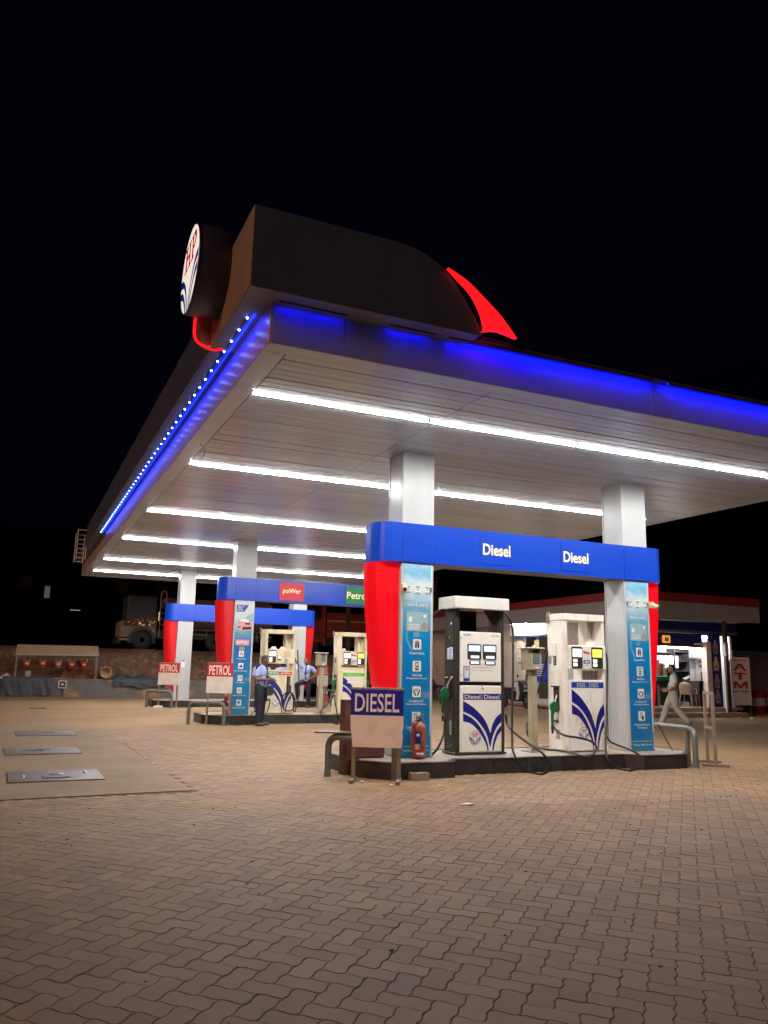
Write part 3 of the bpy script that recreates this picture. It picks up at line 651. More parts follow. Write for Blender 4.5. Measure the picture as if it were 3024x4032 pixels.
def petrol_poster(col, x0, x1):
    w = x1-x0; ht = 2.87; p = G('poster_petrol', 'decal_white'); p.box(0, w, 0, .003, 0, ht); p.box(w-.012, w-.001, -.0012, 0, .8, ht-.003, 1); p = p.build('poster', col, (x0, -.006, 0)); c = w*.47
    zz = lambda y: 3.08-.21-(y-180)*.00145
    decal('tag_print', [(0, [(w*.03, zz(380)), (w*.48, zz(380)), (w*.72, zz(258)), (w*.03, zz(258))], 0)], p, (0, -.003, 0), ['decal_blue'])
    for s, y in (('PETROL WITH', 285), ('ENERGY', 315), ('BOOSTERS', 348)): text('lettering', s, 'decal_white', p, (w*.24 if s != 'PETROL WITH' else w*.28, -.0045, zz(y)), w=w*(.40 if s == 'PETROL WITH' else .28 if s == 'ENERGY' else .35), h=.034, bold=.02)
    k = w/360.
    q = lambda pts: [((x-140)*k, zz(y)) for x, y in pts]
    decal('car_print', [(5, q([(330, 480), (505, 380), (505, 540), (470, 560)]), -.0006), (0, q(sm2([(190, 590), (205, 540), (250, 515), (330, 508), (420, 530), (470, 560), (486, 600), (482, 680), (440, 705), (330, 715), (240, 712), (195, 690), (188, 640)], 3)), 0), (1, q([(220, 545), (240, 515), (330, 505), (420, 530), (400, 560), (330, 552)]), .0006), (2, q([(335, 575), (445, 575), (440, 605), (345, 605)]), .001), (2, q([(300, 650), (475, 640), (470, 685), (280, 700)]), .001), (3, q([(215, 575), (300, 578), (296, 595), (230, 592)]), .001), (2, q([(205, 640), (262, 650), (240, 670), (205, 668)]), .001), (4, q([(200, 700), (480, 690), (470, 716), (210, 730)]), -.0003)], p, (0, -.0035, 0), ['decal_pink', 'decal_white', 'decal_black', 'print_glass', 'decal_grey', 'print_pale'])
    decal('tag_print', [(0, rect(w*.08, w*.84, zz(970), zz(872)), 0)], p, (0, -.003, 0), ['decal_pink']); text('lettering', 'poWer', 'decal_white', p, (w*.46, -.0045, zz(918)), w=w*.58, h=.075, bold=.016)
    for kd, y, s, yl in (('driver', 1120, 'Smooth Drive', 1205), ('thumb', 1330, 'Zero Dust Formation', 1415), ('gauge', 1542, 'Higher Mileage', 1622), ('clock', 1752, 'Faster Acceleration', 1835), ('cloud', 1962, 'Reduced Emission', 2045)):
        icon(p, kd, w*.44, zz(y), .066); text('lettering', s, 'decal_white', p, (w*.46, -.003, zz(yl)), w=w*(.5 if len(s) < 15 else .72), h=.032, bold=.012)
    decal('sticker', [(0, rect(w*.30, w*.60, zz(1060), zz(995)), 0)], p, (0, -.004, 0), ['decal_grey'])

def column(label, cx, yf, poster=None, fin=0, zbeam=3.0, finmat='red_fin'):
    t = thing('canopy_column', label, 'column', (cx, yf, .21)); w = .265; d = .50; H = ZC_-.21-.004
    g = G('groove'); g.box(-w+.012, w-.012, .012, d-.012, 0, H); g.build('core', t)
    g = G('white_panel'); g.box(-w, w, 0, .03, 0, H, b=.004); g.build('front_panel', t)
    g = G('white_panel'); g.box(-w, w, d-.03, d, 0, H, b=.004); g.build('back_panel', t)
    for s in (-1, 1):
        g = G('white_panel'); xa, xb = (s*w, s*(w-.02)); g.box(min(xa, xb), max(xa, xb), .036, .12, 0, H, b=.003); g.build('side_panel', t)
        g = G('white_panel'); xa, xb = (s*(w-.006), s*(w-.026)); g.box(min(xa, xb), max(xa, xb), .126, d-.036, 0, H, b=.003); g.build('side_panel', t)
    if poster == 'diesel': diesel_poster(t, -w+.035, w-.03)
    if poster == 'petrol': petrol_poster(t, -w+.035, w-.03)
    if poster == 'notice':
        decal('notice', [(0, rect(-.06, .06, 1.1, 1.35), 0), (1, rect(-.05, .05, 1.30, 1.34), .001)], t, (-.0, -.004, 0), ['decal_white', 'decal_blue'])
    if fin:
        prof = [(2.985, .405), (2.7, .392), (2.3, .366), (1.9, .326), (1.55, .285), (1.25, .24), (1.0, .19), (.80, .13), (.66, .07), (.60, .02)]
        prof = [(z-.21-(3.0-zbeam), o) for z, o in prof]
        g = G(finmat); vs = []; n = 0
        for z, o in prof:
            ring = [(-.02, .10)] + [(o-.22*min(1, o/.3)*(1-math.sin(rad(a))), .10+.0+.30*(1-math.cos(rad(a)))) for a in (0, 0)][:0]
            r = min(.20, o*.7); ring = [(0, .06), (o-r, .06)] + [(o-r+r*math.sin(rad(a)), .06+.28*(1-math.cos(rad(a)))) for a in (15, 30, 45, 60, 75, 90)] + [(o, .46), (0, .46)]
            n = len(ring); vs += [(fin*(w+.012+x), y, z) for x, y in ring]
        fs = [(i*n+k, i*n+(k+1) % n, (i+1)*n+(k+1) % n, (i+1)*n+k) for i in range(len(prof)-1) for k in range(n)]
        g.add(vs, fs, 0, False); g.add(vs[:n], [tuple(range(n))]); g.add(vs[-n:], [tuple(range(n))]); g.build('red_fin', t)
    return t
def header(label, yf, zb, signs):
    t = thing('header_beam', label, 'header beam', (7.39, yf, zb)); H = .58; f0 = -.035; d = .54
    def capring(s):
        r = .24; xo = .82-.265; return [(s*.268, f0+.012), (s*(xo+.01-r+.265-.265+.268), f0+.012)]
    for s in (-1, 1):
        base = s*(2.075+.268); xo = .385; r = .22
        ring = [(0, f0+.01), (xo-r, f0+.01)] + [(xo-r+r*math.sin(rad(a)), f0+.01+.30*(1-math.cos(rad(a)))) for a in (15, 30, 45, 60, 75, 90)] + [(xo, d-.08), (xo-.05, d), (0, d)]
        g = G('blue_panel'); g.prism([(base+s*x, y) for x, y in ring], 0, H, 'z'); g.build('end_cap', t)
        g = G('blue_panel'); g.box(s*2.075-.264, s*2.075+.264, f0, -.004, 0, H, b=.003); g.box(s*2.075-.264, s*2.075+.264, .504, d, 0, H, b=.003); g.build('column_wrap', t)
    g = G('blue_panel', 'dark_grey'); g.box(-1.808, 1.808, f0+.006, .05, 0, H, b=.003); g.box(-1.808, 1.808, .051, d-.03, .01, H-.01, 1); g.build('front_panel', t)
    for s in signs:
        if s[0] == 'word':
            g = G('blue_panel'); g.box(s[2]-.30, s[2]+.30, f0-.004, f0+.005, .06, H-.06, b=.002); g.build('sign_plate', t)
            text('lettering', s[1], 'letter_cream', t, (s[2], f0-.006, .29), w=s[3], h=s[4], bold=.022)
        else:
            _, word, x, w, h, mt, lw, lh = s
            g = G(mt); g.box(x-w/2, x+w/2, f0-.012, f0+.005, .29-h/2, .29+h/2, b=.003); p = g.build('sign_plate', t)
            text('lettering', word, 'letter_cream', t, (x, f0-.014, .29), w=lw, h=lh, bold=.012)
    return t
def inset(P, d):
    n = len(P); out = []
    for i in range(n):
        a, b, c = Vector(P[i-1]), Vector(P[i]), Vector(P[(i+1) % n]); e1 = (b-a).normalized(); e2 = (c-b).normalized(); n1 = Vector((-e1.y, e1.x)); n2 = Vector((-e2.y, e2.x)); m = (n1+n2); m = m/(1+n1.dot(n2)); out.append(tuple(b + m*d))
    return out
def island(label, yf):
    t = thing('pump_island', label, 'pump island', (ISL_C[0], yf+.30, 0)); H = .21
    P = ISL; n = len(P)
    g = G('island_cement'); g.prism(inset(P, .022), .0, H-.006, 'z'); g.build('top_slab', t)
    for i in range(n):
        a = Vector((*P[i], 0)); b = Vector((*P[(i+1) % n], 0)); L = (b-a).length; k = max(1, round(L/.62)); dr = (b-a)/L; an = math.atan2(dr.y, dr.x)
        if (a.y > .3 and b.y > .3): k = 1
        for j in range(k):
            l = L/k; c = a + dr*(l*(j+.5)); g = G('granite'); g.box(-l/2+.002, l/2-.002, -.0, .035, -.004, H-.004, b=.004); g.build('kerb_tile', t, c, an)
            g = G('granite'); g.box(-l/2+.002, l/2-.002, -.006, .10, H-.003, H+.004, b=.003); g.build('edge_slab', t, c, an)
    return t
RY = {'A': 10.5, 'B': 20.4, 'C': 28.3}; RB = {'A': 2.99, 'B': 3.09, 'C': 2.90}
island('black granite kerbed pump island with the diesel pumps', RY['A']); island('black granite kerbed pump island with the petrol pumps', RY['B']); island('black granite kerbed pump island farthest back under the canopy', RY['C'])
C1, C2 = 5.315, 9.465
column('white column with truck poster behind the DIESEL board', C1, RY['A'], 'diesel', -1, RB['A'], 'red_lit')
column('white column with truck poster beside the bent pipe guard and empty frame', C2, RY['A'], 'diesel', 1, RB['A'], 'red_lit')
column('white column with the pink car poster beside the money-counting attendant', C1, RY['B'], 'petrol', -1, RB['B'])
column('white column of the petrol island hidden behind the red fin', C2, RY['B'], None, 1, RB['B'])
column('plain white column with small notice at the farthest island', C1, RY['C'], 'notice', -1, RB['C'])
column('plain white column the leaning attendant rests a hand on', C2, RY['C'], 'notice', 1, RB['C'])
header('blue header beam with two Diesel signs', RY['A'], RB['A'], [('word', 'Diesel', -.72, .50, .18), ('word', 'Diesel', .80, .50, .18)])
header('blue header beam with red power sign and green Petrol sign', RY['B'], RB['B'], [('plate', 'poWer', -.83, .68, .47, 'board_red', .50, .17), ('plate', 'Petrol', 1.06, .70, .47, 'board_green', .62, .19)])
header('plain blue header beam of the farthest island', RY['C'], RB['C'], [])

# ------------------------------------------------------------------ pumps
LEAF = [  # bands in a unit panel (u right, v down)
    sm2([(0, .0), (.24, .115), (.44, .26), (.58, .40), (.67, .56), (.71, .65)], 4) + sm2([(.71, .65), (.77, .475), (.87, .33), (1, .245)], 4) + sm2([(1, .425), (.89, .52), (.79, .68), (.735, .83), (.71, .935)], 4) + sm2([(.71, .935), (.675, .85), (.625, .70), (.535, .56), (.375, .40), (.20, .285), (0, .21)], 4),
    sm2([(0, .25), (.20, .33), (.36, .44), (.495, .59), (.595, .75), (.645, .88), (.665, 1)], 4) + sm2([(.63, 1), (.615, .92), (.575, .835), (.475, .69), (.335, .545), (.18, .445), (0, .41)], 4),
    sm2([(1, .49), (.89, .605), (.81, .76), (.77, .89), (.762, 1)], 4) + sm2([(.796, 1), (.81, .92), (.84, .835), (.91, .70), (1, .61)], 4)]
def leaf_decal(parent, x0, x1, z0, z1, y):
    m = lambda p: (x0 + max(0, min(1, p[0]))*(x1-x0), z1 - max(0, min(1, p[1]))*(z1-z0))
    decal('leaf_print', [(0, [m(p) for p in q], 0) for q in LEAF], parent, (0, y, 0), ['decal_navy'])
def thing_part(name, parent, loc, rz=0, M=None):
    g = G('nozzle_green', 'steel', 'hose', 'black_paint')
    # grip, body, spout, trigger guard, swivel in one sculpted nozzle with its pieces as sub-parts
    g.tube(crom([(.03, 0, .12), (.0, 0, .03), (-.02, 0, -.06), (-.02, 0, -.20)], 3), [.034, .04, .040, .038, .034, .030, .026, .024, .023, .022][:10], 8, 0)
    g.prism([(-.045, .02), (.045, .0), (.075, .06), (.06, .14), (.0, .165), (-.05, .12)], -.03, .03, 'y', 0)
    o = g.build(name, parent, loc, rz)
    s = G('steel'); s.tube(crom([(.035, 0, .14), (.06, 0, .22), (.10, 0, .29), (.15, 0, .345)], 3), [.016]*10, 8); s.build('spout', o)
    s = G('black_paint'); s.tube(crom([(.055, 0, .02), (.10, 0, -.02), (.09, 0, -.10), (.03, 0, -.19), (-.01, 0, -.20)], 3), .007, 6); s.build('trigger_guard', o)
    s = G('steel', 'rubber'); s.tube([(-.02, 0, -.20), (-.02, 0, -.26)], .019, 8, 0); s.tube([(-.02, 0, -.255), (-.018, 0, -.33)], [.022, .016], 8, 1); s.build('swivel', o)
    return o
def hose(parent, pts, r=.0175):
    base = parent.location; M = Matrix.Rotation(-parent.rotation_euler.z, 3, 'Z')
    loc = [M @ (Vector(p) - base) for p in pts]
    g = G('hose'); g.tube(crom(loc, 7), r, 8); return g.build('hose', parent)
def display(parent, x0, x1, z0, z1, y, scr, keys, digits=None):
    w = x1-x0; h = z1-z0
    g = G('black_paint'); g.prism(rrect(x0, x1, z0, z1, .02), y-.008, y, 'y'); d = g.build('display', parent)
    g = G(scr); g.prism(rrect(x0+.08*w, x1-.08*w, z0+.52*h, z1-.10*h, .006), y-.0095, y-.008, 'y'); g.build('screen', d)
    for k in keys: g = G(k[0]); g.prism(rrect(x0+k[1]*w, x0+k[2]*w, z0+k[3]*h, z0+k[4]*h, .006), y-.0095, y-.008, 'y'); g.build('key', d)
    if digits:
        for i, s in enumerate(digits): text('digits', s, 'decal_grey', d, (x0+w*.70-.007*len(s), y-.0105, z0+h*(.80-.17*i)), h=.026, bold=.0, sx=.8)
    return d
# black diesel pump -------------------------------------------------
pA = thing('diesel_pump', 'black framed diesel pump with white cap and cream panels reading Diesel Diesel', 'fuel pump', (6.45, 10.60, .214))
g = G('black_paint'); g.box(-.45, .45, -.02, .36, 0, .03, b=.004); g.build('base_plate', pA)
for s in (-1, 1):
    g = G('black_paint', 'dark_grey'); xa, xb = sorted((s*.43, s*.355)); g.box(xa, xb, 0, .335, .03, 2.14, 0, b=.006); xa, xb = sorted((s*.432, s*.437)); g.box(xa, xb, .05, .315, .06, 2.10, 1, b=.002); g.build('side_pillar', pA)
g = G('black_paint'); g.box(-.352, .352, .02, .315, .03, 1.80, b=.004); g.build('cabinet', pA)
g = G('dark_grey'); g.prism([(.02, 1.80), (.02, 2.14), (.30, 2.14)], .33, .35, 'x'); g.prism([(.35, 1.805), (.35, 2.14), (.10, 2.14)], .06, .08, 'y'); g.build('gusset', pA)
g = G('glass_dark'); g.box(-.35, .09, .26, .268, 1.805, 2.135); g.build('rear_pane', pA)
g = G('cap_white'); g.box(-.50, .47, -.10, .42, 2.142, 2.325, b=.008); g.build('cap', pA)
g = G('cream_panel'); g.box(-.355, .368, -.014, .014, 1.055, 1.80, b=.008); up = g.build('upper_door', pA)
g = G('cream_panel'); g.box(-.355, .368, -.014, .014, .035, 1.0, b=.008); lo = g.build('lower_door', pA)
g = G('steel', 'rubber'); g.lathe([(.016, 0), (.016, .014), (.01, .02)], 10, 0, M=Matrix.Translation((.035, -.014, .965)) @ Matrix.Rotation(rad(90), 4, 'X')); g.box(.018, .052, -.0155, -.0145, .945, .99, 1); g.build('lock', lo)
ux = lambda u: -.355 + u*.723; uz = lambda v: 1.80 - v*.745
for u0, u1, dg in ((.17, .50, ('0.00', '0.00')), (.545, .875, ('220.00', '2.30'))):
    display(up, ux(u0), ux(u1), uz(.55), uz(.245), -.014, 'lcd', [('lcd', .22, .85, .06, .24)], dg)
    x0, x1 = ux(u0+.05), ux(u1-.02); g = G('black_paint'); g.prism(rrect(x0, x1, uz(.655), uz(.58), .012), -.022, -.014, 'y'); d = g.build('display', up)
    g = G('lcd'); g.prism(rrect(x0+.02, x1-.025, uz(.643), uz(.592), .006), -.0235, -.022, 'y'); g.build('screen', d); text('digits', '95.69', 'decal_grey', d, ((x0+x1)/2, -.0245, uz(.617)), h=.026, sx=.8)
    text('digits', '83.6', 'decal_grey', up, (ux(u0)+.13, -.0245, uz(.503)), h=.024, sx=.8)
for s, v in (('ഇന്ധനം നിറയ്ക്കുന്നതിന് മുൻപ്', .715), ('മീറ്ററിൽ പൂജ്യം ഉറപ്പാക്കുക', .77)): text('lettering', s, 'decal_grey', up, (ux(.535), -.0155, uz(v)), w=.36, h=.030, bold=.006)
decal('sticker', [(0, rect(ux(.075), ux(.225), uz(.985), uz(.695)), 0), (1, rect(ux(.095), ux(.205), uz(.93), uz(.715)), .001), (2, rect(ux(.11), ux(.19), uz(.775), uz(.74)), .0015), (2, rect(ux(.11), ux(.19), uz(.90), uz(.895)), .0015)], up, (0, -.015, 0), ['decal_blue', 'decal_white', 'decal_grey'])
decal('sticker', [(0, rect(ux(.07), ux(.25), uz(.085), uz(.045)), 0)], up, (0, -.015, 0), ['print_pale'])
for k in range(4): decal('warning_mark', [(0, rrect(ux(.76+.055*k), ux(.80+.055*k), uz(.09), uz(.045), .003), 0)], up, (0, -.015, 0), ['decal_tan'])
for z in (1.70, 1.15):
    g = G('rubber'); g.lathe([(.009, 0), (.009, .004)], 8, M=Matrix.Translation((-.338, -.014, z)) @ Matrix.Rotation(rad(90), 4, 'X')); g.build('screw', up)
decal('band', [(0, rect(-.305, .018, .79, .882), 0), (0, rect(.024, .36, .79, .882), 0)], lo, (0, -.0155, 0), ['decal_navy'])
for x in (-.143, .192): text('lettering', 'Diesel', 'decal_white', lo, (x, -.017, .836), w=.27, h=.062, bold=.012)
leaf_decal(lo, -.305, .36, .05, .775, -.0155); hp_roundel('logo', lo, (-.10, -.0165, .24), .098)
# side fittings (left side)
g = G('decal_white', 'lcd_blue', 'decal_grey'); g.box(-.452, -.437, .06, .16, 1.38, 1.56, 0, b=.004); g.box(-.454, -.452, .085, .125, 1.46, 1.535, 1); [g.box(-.454, -.452, .075+.026*i, .092+.026*i, 1.395+.018*j, 1.407+.018*j, 2) for i in range(3) for j in range(3)]; g.box(-.446, -.437, .18, .235, 1.38, 1.55, 0, b=.003); g.build('keypad', pA)
g = G('decal_white'); g.lathe([(.022, 0), (.022, .002)], 14, axis='x', M=Matrix.Translation((-.4395, .12, 1.92))); g.box(-.4395, -.438, .16, .18, 1.70, 1.725); g.build('badge', pA)
g = G('black_paint'); g.box(-.50, -.438, .10, .21, .80, 1.12, b=.01); g.build('holster', pA)
g = G('decal_grey'); g.box(-.4395, -.438, .10, .16, .28, .48); g.build('label_plate', pA)
g = G('steel'); g.box(-.4395, -.438, .08, .25, .105, .11); g.box(-.4395, -.438, .08, .25, .14, .145); g.build('vent_strip', pA)
thing_part('nozzle', pA, (-.545, .13, .80), rad(-20))
hose(pA, [(5.93, 10.73, 1.03-.33+.02), (5.90, 10.71, .62), (5.86, 10.66, .50), (5.74, 10.60, .33), (5.71, 10.70, .235), (5.80, 11.0, .23)])
hose(pA, [(5.99, 10.9, 2.36), (5.88, 10.98, 2.30), (5.76, 11.02, 2.12), (5.72, 11.03, 1.8), (5.74, 11.05, 1.0), (5.80, 11.0, .23)])
hose(pA, [at(ZI(870, 262), Y=10.75), at(ZI(930, 330), Y=10.72), at(ZI(972, 440), Y=10.7), at(ZI(990, 620), Y=10.66), at(ZI(988, 1100), Y=10.5), at(ZI(976, 1700), Y=10.35), at(ZI(980, 2000), Y=10.22), at(ZB(30, 1215), Y=10.08), at(ZB(65, 1300), Y=9.98), at(ZB(130, 1358), Z=.016), at(ZB(215, 1372), Z=.016), at(ZB(272, 1340), Z=.03), at(ZB(270, 1300), Y=10.02), at(ZB(205, 1228), Y=10.10), at(ZB(105, 1160), Y=10.3), at(ZB(25, 1095), Y=10.55), at(ZI(915, 1720), Y=10.75), at(ZI(897, 1600), Y=10.8)])

# white pumps -------------------------------------------------------
mat('gusset_tan', (.42, .36, .28), .5)
def white_pump(label, cx, yf, mt, band, kind):
    t = thing('fuel_pump', label, 'fuel pump', (cx, yf, .214)); w = .42; d = .46
    g = G(mt); g.prism([(-w, .03), (-w+.03, 0), (-w+.075, 0), (-w+.075, d), (-w+.03, d), (-w, d-.03)], 0, 2.06, 'z'); g.build('left_pillar', t)
    g = G(mt); g.prism([(w-.065, 0), (w-.02, 0), (w, .03), (w, d-.03), (w-.02, d), (w-.065, d)], 0, 2.06, 'z'); g.build('right_pillar', t)
    g = G(mt); g.prism([(-w-.012, .03), (-w+.03, -.02), (w-.03, -.02), (w+.012, .03), (w+.012, d-.02), (w-.02, d+.01), (-w+.02, d+.01), (-w-.012, d-.02)], 2.062, 2.165, 'z'); g.build('cap', t)
    g = G(mt); g.box(-w+.078, w-.068, .03, d-.03, 0, 1.085, b=.004); g.build('cabinet', t)
    g = G(mt); g.box(-w+.082, w-.072, -.012, .028, .012, 1.11, b=.006); door = g.build('lower_door', t)
    g = G(mt); g.box(-w+.07, w-.02, -.035, .20, 1.275, 1.655, b=.012); disp = g.build('display_head', t)
    g = G(mt, 'gusset_tan'); g.box(w-.215, w-.067, .20, .215, 1.656, 2.06, 0); g.box(w-.215, w-.20, .216, d-.04, 1.656, 2.06, 0); g.prism([(w-.21, 2.058), (w-.07, 2.058), (w-.12, 1.78)], .190, .199, 'y', 1); g.build('gusset', t)
    if kind == 'diesel':
        g = G(mt, 'groove'); g.box(w-.40, w-.069, .12, .34, 1.09, 1.27, 0, b=.006)
        for i in range(4):
            for j in range(5): g.box(w-.375+.075*i, w-.375+.075*i+.052, .112, .1195, 1.115+.028*j, 1.127+.028*j, 1)
        g.build('vent_grille', t)
    if kind == 'lime': g = G(mt); g.box(-w+.078, w-.068, .05, d-.05, 1.086, 1.24); g.build('inner_box', t)
    # displays
    if kind == 'single':
        display(disp, -w+.105, -w+.305, 1.305, 1.625, -.035, 'lcd_white', [('lcd_white', .08, .48, .26, .40), ('lcd_white', .08, .48, .07, .21)])
        g = G('black_paint', 'lcd'); g.box(-w+.35, -w+.44, -.045, -.035, 1.36, 1.50, 0, b=.004); g.box(-w+.362, -w+.428, -.047, -.045, 1.40, 1.49, 1); g.build('keypad', disp)
        decal('sticker', [(0, rrect(.10, .27, 1.45, 1.60, .02), 0)], disp, (0, -.037, 0), ['decal_tan']); decal('label_plate', [(0, rect(.13, .20, 1.30, 1.40), 0)], disp, (0, -.037, 0), ['decal_grey'])
    else:
        display(disp, -w+.125, -w+.335, 1.295, 1.635, -.035, 'lcd_warm' if kind == 'diesel' else 'lcd_white', [('lcd_white', .12, .50, .28, .42), ('lcd_white', .12, .50, .09, .23)])
        display(disp, .10, .325, 1.295, 1.635, -.035, 'lcd_yellow', [('lcd_white', .12, .48, .28, .42), ('lcd_white', .12, .48, .09, .23)])
        decal('sticker', [(0, rect(-.06, .07, 1.43, 1.575), 0), (1, [(-.06, 1.575), (.07, 1.545), (.07, 1.52), (-.06, 1.535)], .001), (2, rrect(-.06, .07, 1.37, 1.425, .01), .0), (0, rrect(-.04, .05, 1.385, 1.41, .01), .001), (3, disc(.005, 1.345, .012, 10), .001)], disp, (0, -.037, 0), ['decal_white', 'decal_red', 'decal_blue', 'decal_black'])
    # band and leaf print
    x0, x1 = -w+.125, w-.075
    P = []
    for i, (mt_, s, lm) in enumerate(band):
        a = x0 + (x1-x0)*i/len(band); b = x0 + (x1-x0)*(i+1)/len(band)
        g = G(mt_); g.box(a+.001, b-.001, -.0145, -.0125, .985, 1.075); g.build('band', door); text('lettering', s, lm, door, ((a+b)/2, -.016, 1.03), w=(b-a)*(.66 if len(band) == 1 else .84), h=.058, bold=.02)
    leaf_decal(door, x0, x1, .02, .965, -.014); hp_roundel('logo', door, (-.07, -.0155, .275), .10)
    if kind == 'lime':
        decal('sticker', [(0, rect(-.16, .20, .80, .955), 0)], door, (0, -.0165, 0), ['decal_white'])
        for s, z in (('ഇന്ധനം നിറയ്ക്കുന്നതിന് മുൻപ്', .915), ('മീറ്ററിൽ പൂജ്യം ഉറപ്പാക്കുക', .875)): text('lettering', s, 'decal_grey', door, (.02, -.0175, z), w=.28, h=.024)
    # left side fittings
    g = G(mt); 
    for i in range(5):
        for j in range(7): g.box(-w-.006, -w+.001, .075+.062*i, .075+.062*i+.046, 1.055+.031*j, 1.055+.031*j+.014, b=.002)
    g.build('louvres', t)
    g = G('decal_white', 'decal_grey', 'black_paint'); g.box(-w-.018, -w, .18, .30, 1.48, 1.70, 0, b=.01); g.box(-w-.010, -w, .20, .275, 1.335, 1.475, 2, b=.004); [g.box(-w-.012, -w-.010, .21+.02*i, .223+.02*i, 1.35+.022*j, 1.364+.022*j, 1) for i in range(3) for j in range(5)]; g.box(-w-.004, -w, .33, .41, 1.36, 1.48, 1); g.build('card_reader', t)
    g = G('black_paint'); g.box(-w-.03, -w, .13, .26, .62, 1.00, b=.008); g.box(-w-.075, -w, .12, .27, .985, 1.01, b=.005); g.build('holster', t)
    g = G('steel', 'raw_tube'); g.tube([(-w-.02, .38, 2.20), (-w-.02, .38, 2.08)], .03, 8, 1); g.tube([(-w-.02, .38, 2.08), (-w-.02, .38, 2.01)], .02, 8, 0); g.build('hose_outlet', t)
    g = G('decal_grey'); g.box(-w-.004, -w, .14, .24, .18, .33); g.build('label_plate', t)
    g = G('black_paint'); g.box(-w-.03, -w, .16, .27, .44, .47, b=.004); g.lathe([(.022, -.02), (.022, .02)], 10, axis='x', M=Matrix.Translation((-w-.02, .20, .455))); g.build('hook', t)
    return t
p2 = white_pump('stained white diesel pump with blue band reading ESEL DIES beside the column', 8.43, 10.60, 'pump_white', [('decal_blue', 'ESEL  DIES', 'print_letter')], 'diesel') if mat('print_letter', (.42, .50, .62), .5) else None
thing_part('nozzle', p2, (-.52, .17, .60), rad(0))
hose(p2, [at(ZJ(490, 425), Y=11.0), at(ZJ(492, 520), Y=11.0), at(ZJ(478, 650), Y=11.02), at(ZJ(430, 900), Y=11.05), at(ZJ(340, 1240), Y=11.1), at(ZJ(235, 1560), Y=11.1), at(ZJ(180, 1740), Y=11.05), at(ZJ(195, 1860), Y=11.0), at(ZJ(260, 1985), Z=.26), at(ZJ(380, 2040), Z=.23), at(ZJ(620, 2065), Z=.23), at(ZJ(800, 2100), Z=.23), at(ZJ(900, 2138), Z=.225), at(ZJ(1010, 2135), Z=.225), at(ZJ(1082, 2050), Z=.27), at(ZJ(1060, 1975), Y=10.36), at(ZJ(960, 1925), Y=10.40), at(ZJ(830, 1895), Y=10.44), at(ZJ(680, 1870), Y=10.50), at(ZJ(570, 1810), Y=10.6), at(ZJ(510, 1735), Y=10.72), Vector((8.43-.54, 10.77, .214+.60-.33))])
hose(p2, [(8.89, 10.95, 2.25), (8.95, 10.93, 2.1), at(ZB(628, 620), Y=10.75), at(ZB(632, 800), Y=10.6), at(ZB(628, 1050), Y=10.35), at(ZB(625, 1230), Y=10.14), at(ZB(650, 1300), Y=10.05), at(ZB(710, 1340), Z=.016), at(ZB(780, 1350), Z=.016), at(ZB(845, 1325), Z=.03), at(ZB(868, 1290), Y=9.90), at(ZB(835, 1250), Y=9.98), at(ZB(770, 1215), Y=10.1), at(ZB(690, 1185), Y=10.3), at(ZB(640, 1150), Y=10.5), (8.87, 10.85, .72)])
p3 = white_pump('rusty cream petrol pump with green PETROL and red power band', 6.37, 20.55, 'pump_cream', [('decal_green', 'PETROL', 'decal_white'), ('decal_red', 'poWer', 'decal_white')], 'single')
for x in (-.31, .26):
    g = G('black_paint'); g.box(x-.05, x+.05, -.022, -.0125, .55, .96, b=.006); g.build('holster', p3)
thing_part('nozzle', p3, (-.33, -.06, .66), rad(90)); 
g = G('pipe_grey', 'dark_grey'); g.tube([(.26, -.05, .90), (.26, -.055, .74)], .014, 8, 0); g.prism([(.235, .56), (.29, .56), (.29, .76), (.235, .74)], -.075, -.03, 'y', 1); g.build('nozzle', p3)
hose(p3, [Vector((6.37-.33, 20.49, .54)), at(ZQ(470, 900), Y=20.35), at(ZQ(440, 1080), Y=20.25), at(ZQ(350, 1215), Y=20.0), at(ZQ(200, 1290), Z=.02), at(ZC(760, 1080), Z=.02), at(ZC(690, 1080), Z=.02), at(ZC(690, 1050), Z=.03), at(ZC(740, 1025), Y=20.0), at(ZC(800, 1030), Y=20.0), at(ZC(845, 970), Y=20.5)])
hose(p3, [Vector((6.63, 20.49, .77)), at(ZQ(850, 750), Y=20.48), at(ZQ(900, 880), Y=20.46), at(ZQ(950, 1010), Y=20.42), at(ZQ(930, 1110), Y=20.40), at(ZQ(900, 1090), Y=20.40), at(ZQ(905, 960), Y=20.44), at(ZQ(915, 850), Y=20.44), at(ZQ(860, 770), Y=20.46), at(ZQ(770, 770), Y=20.46), at(ZQ(700, 850), Y=20.46), at(ZQ(690, 950), Y=20.46), at(ZQ(740, 1080), Y=20.46), at(ZQ(840, 1100), Y=20.44), at(ZQ(900, 1070), Y=20.44)])
hose(p3, [at(ZQ(975, 0), Y=20.8), at(ZQ(985, 200), Y=20.7), at(ZQ(1000, 500), Y=20.6), at(ZQ(1015, 750), Y=20.55), at(ZQ(990, 880), Y=20.5), at(ZQ(950, 1050), Y=20.45)])
p4 = white_pump('cream petrol pump with lime green band partly behind the red fin', 8.46, 20.55, 'pump_cream', [('decal_lime', 'PETROL . PETROL', 'print_letter2')], 'lime') if mat('print_letter2', (.45, .62, .38), .5) else None
thing_part('nozzle', p4, (-.50, .15, .72), rad(0)); thing_part('nozzle', p4, (.50, .15, .72), rad(180))
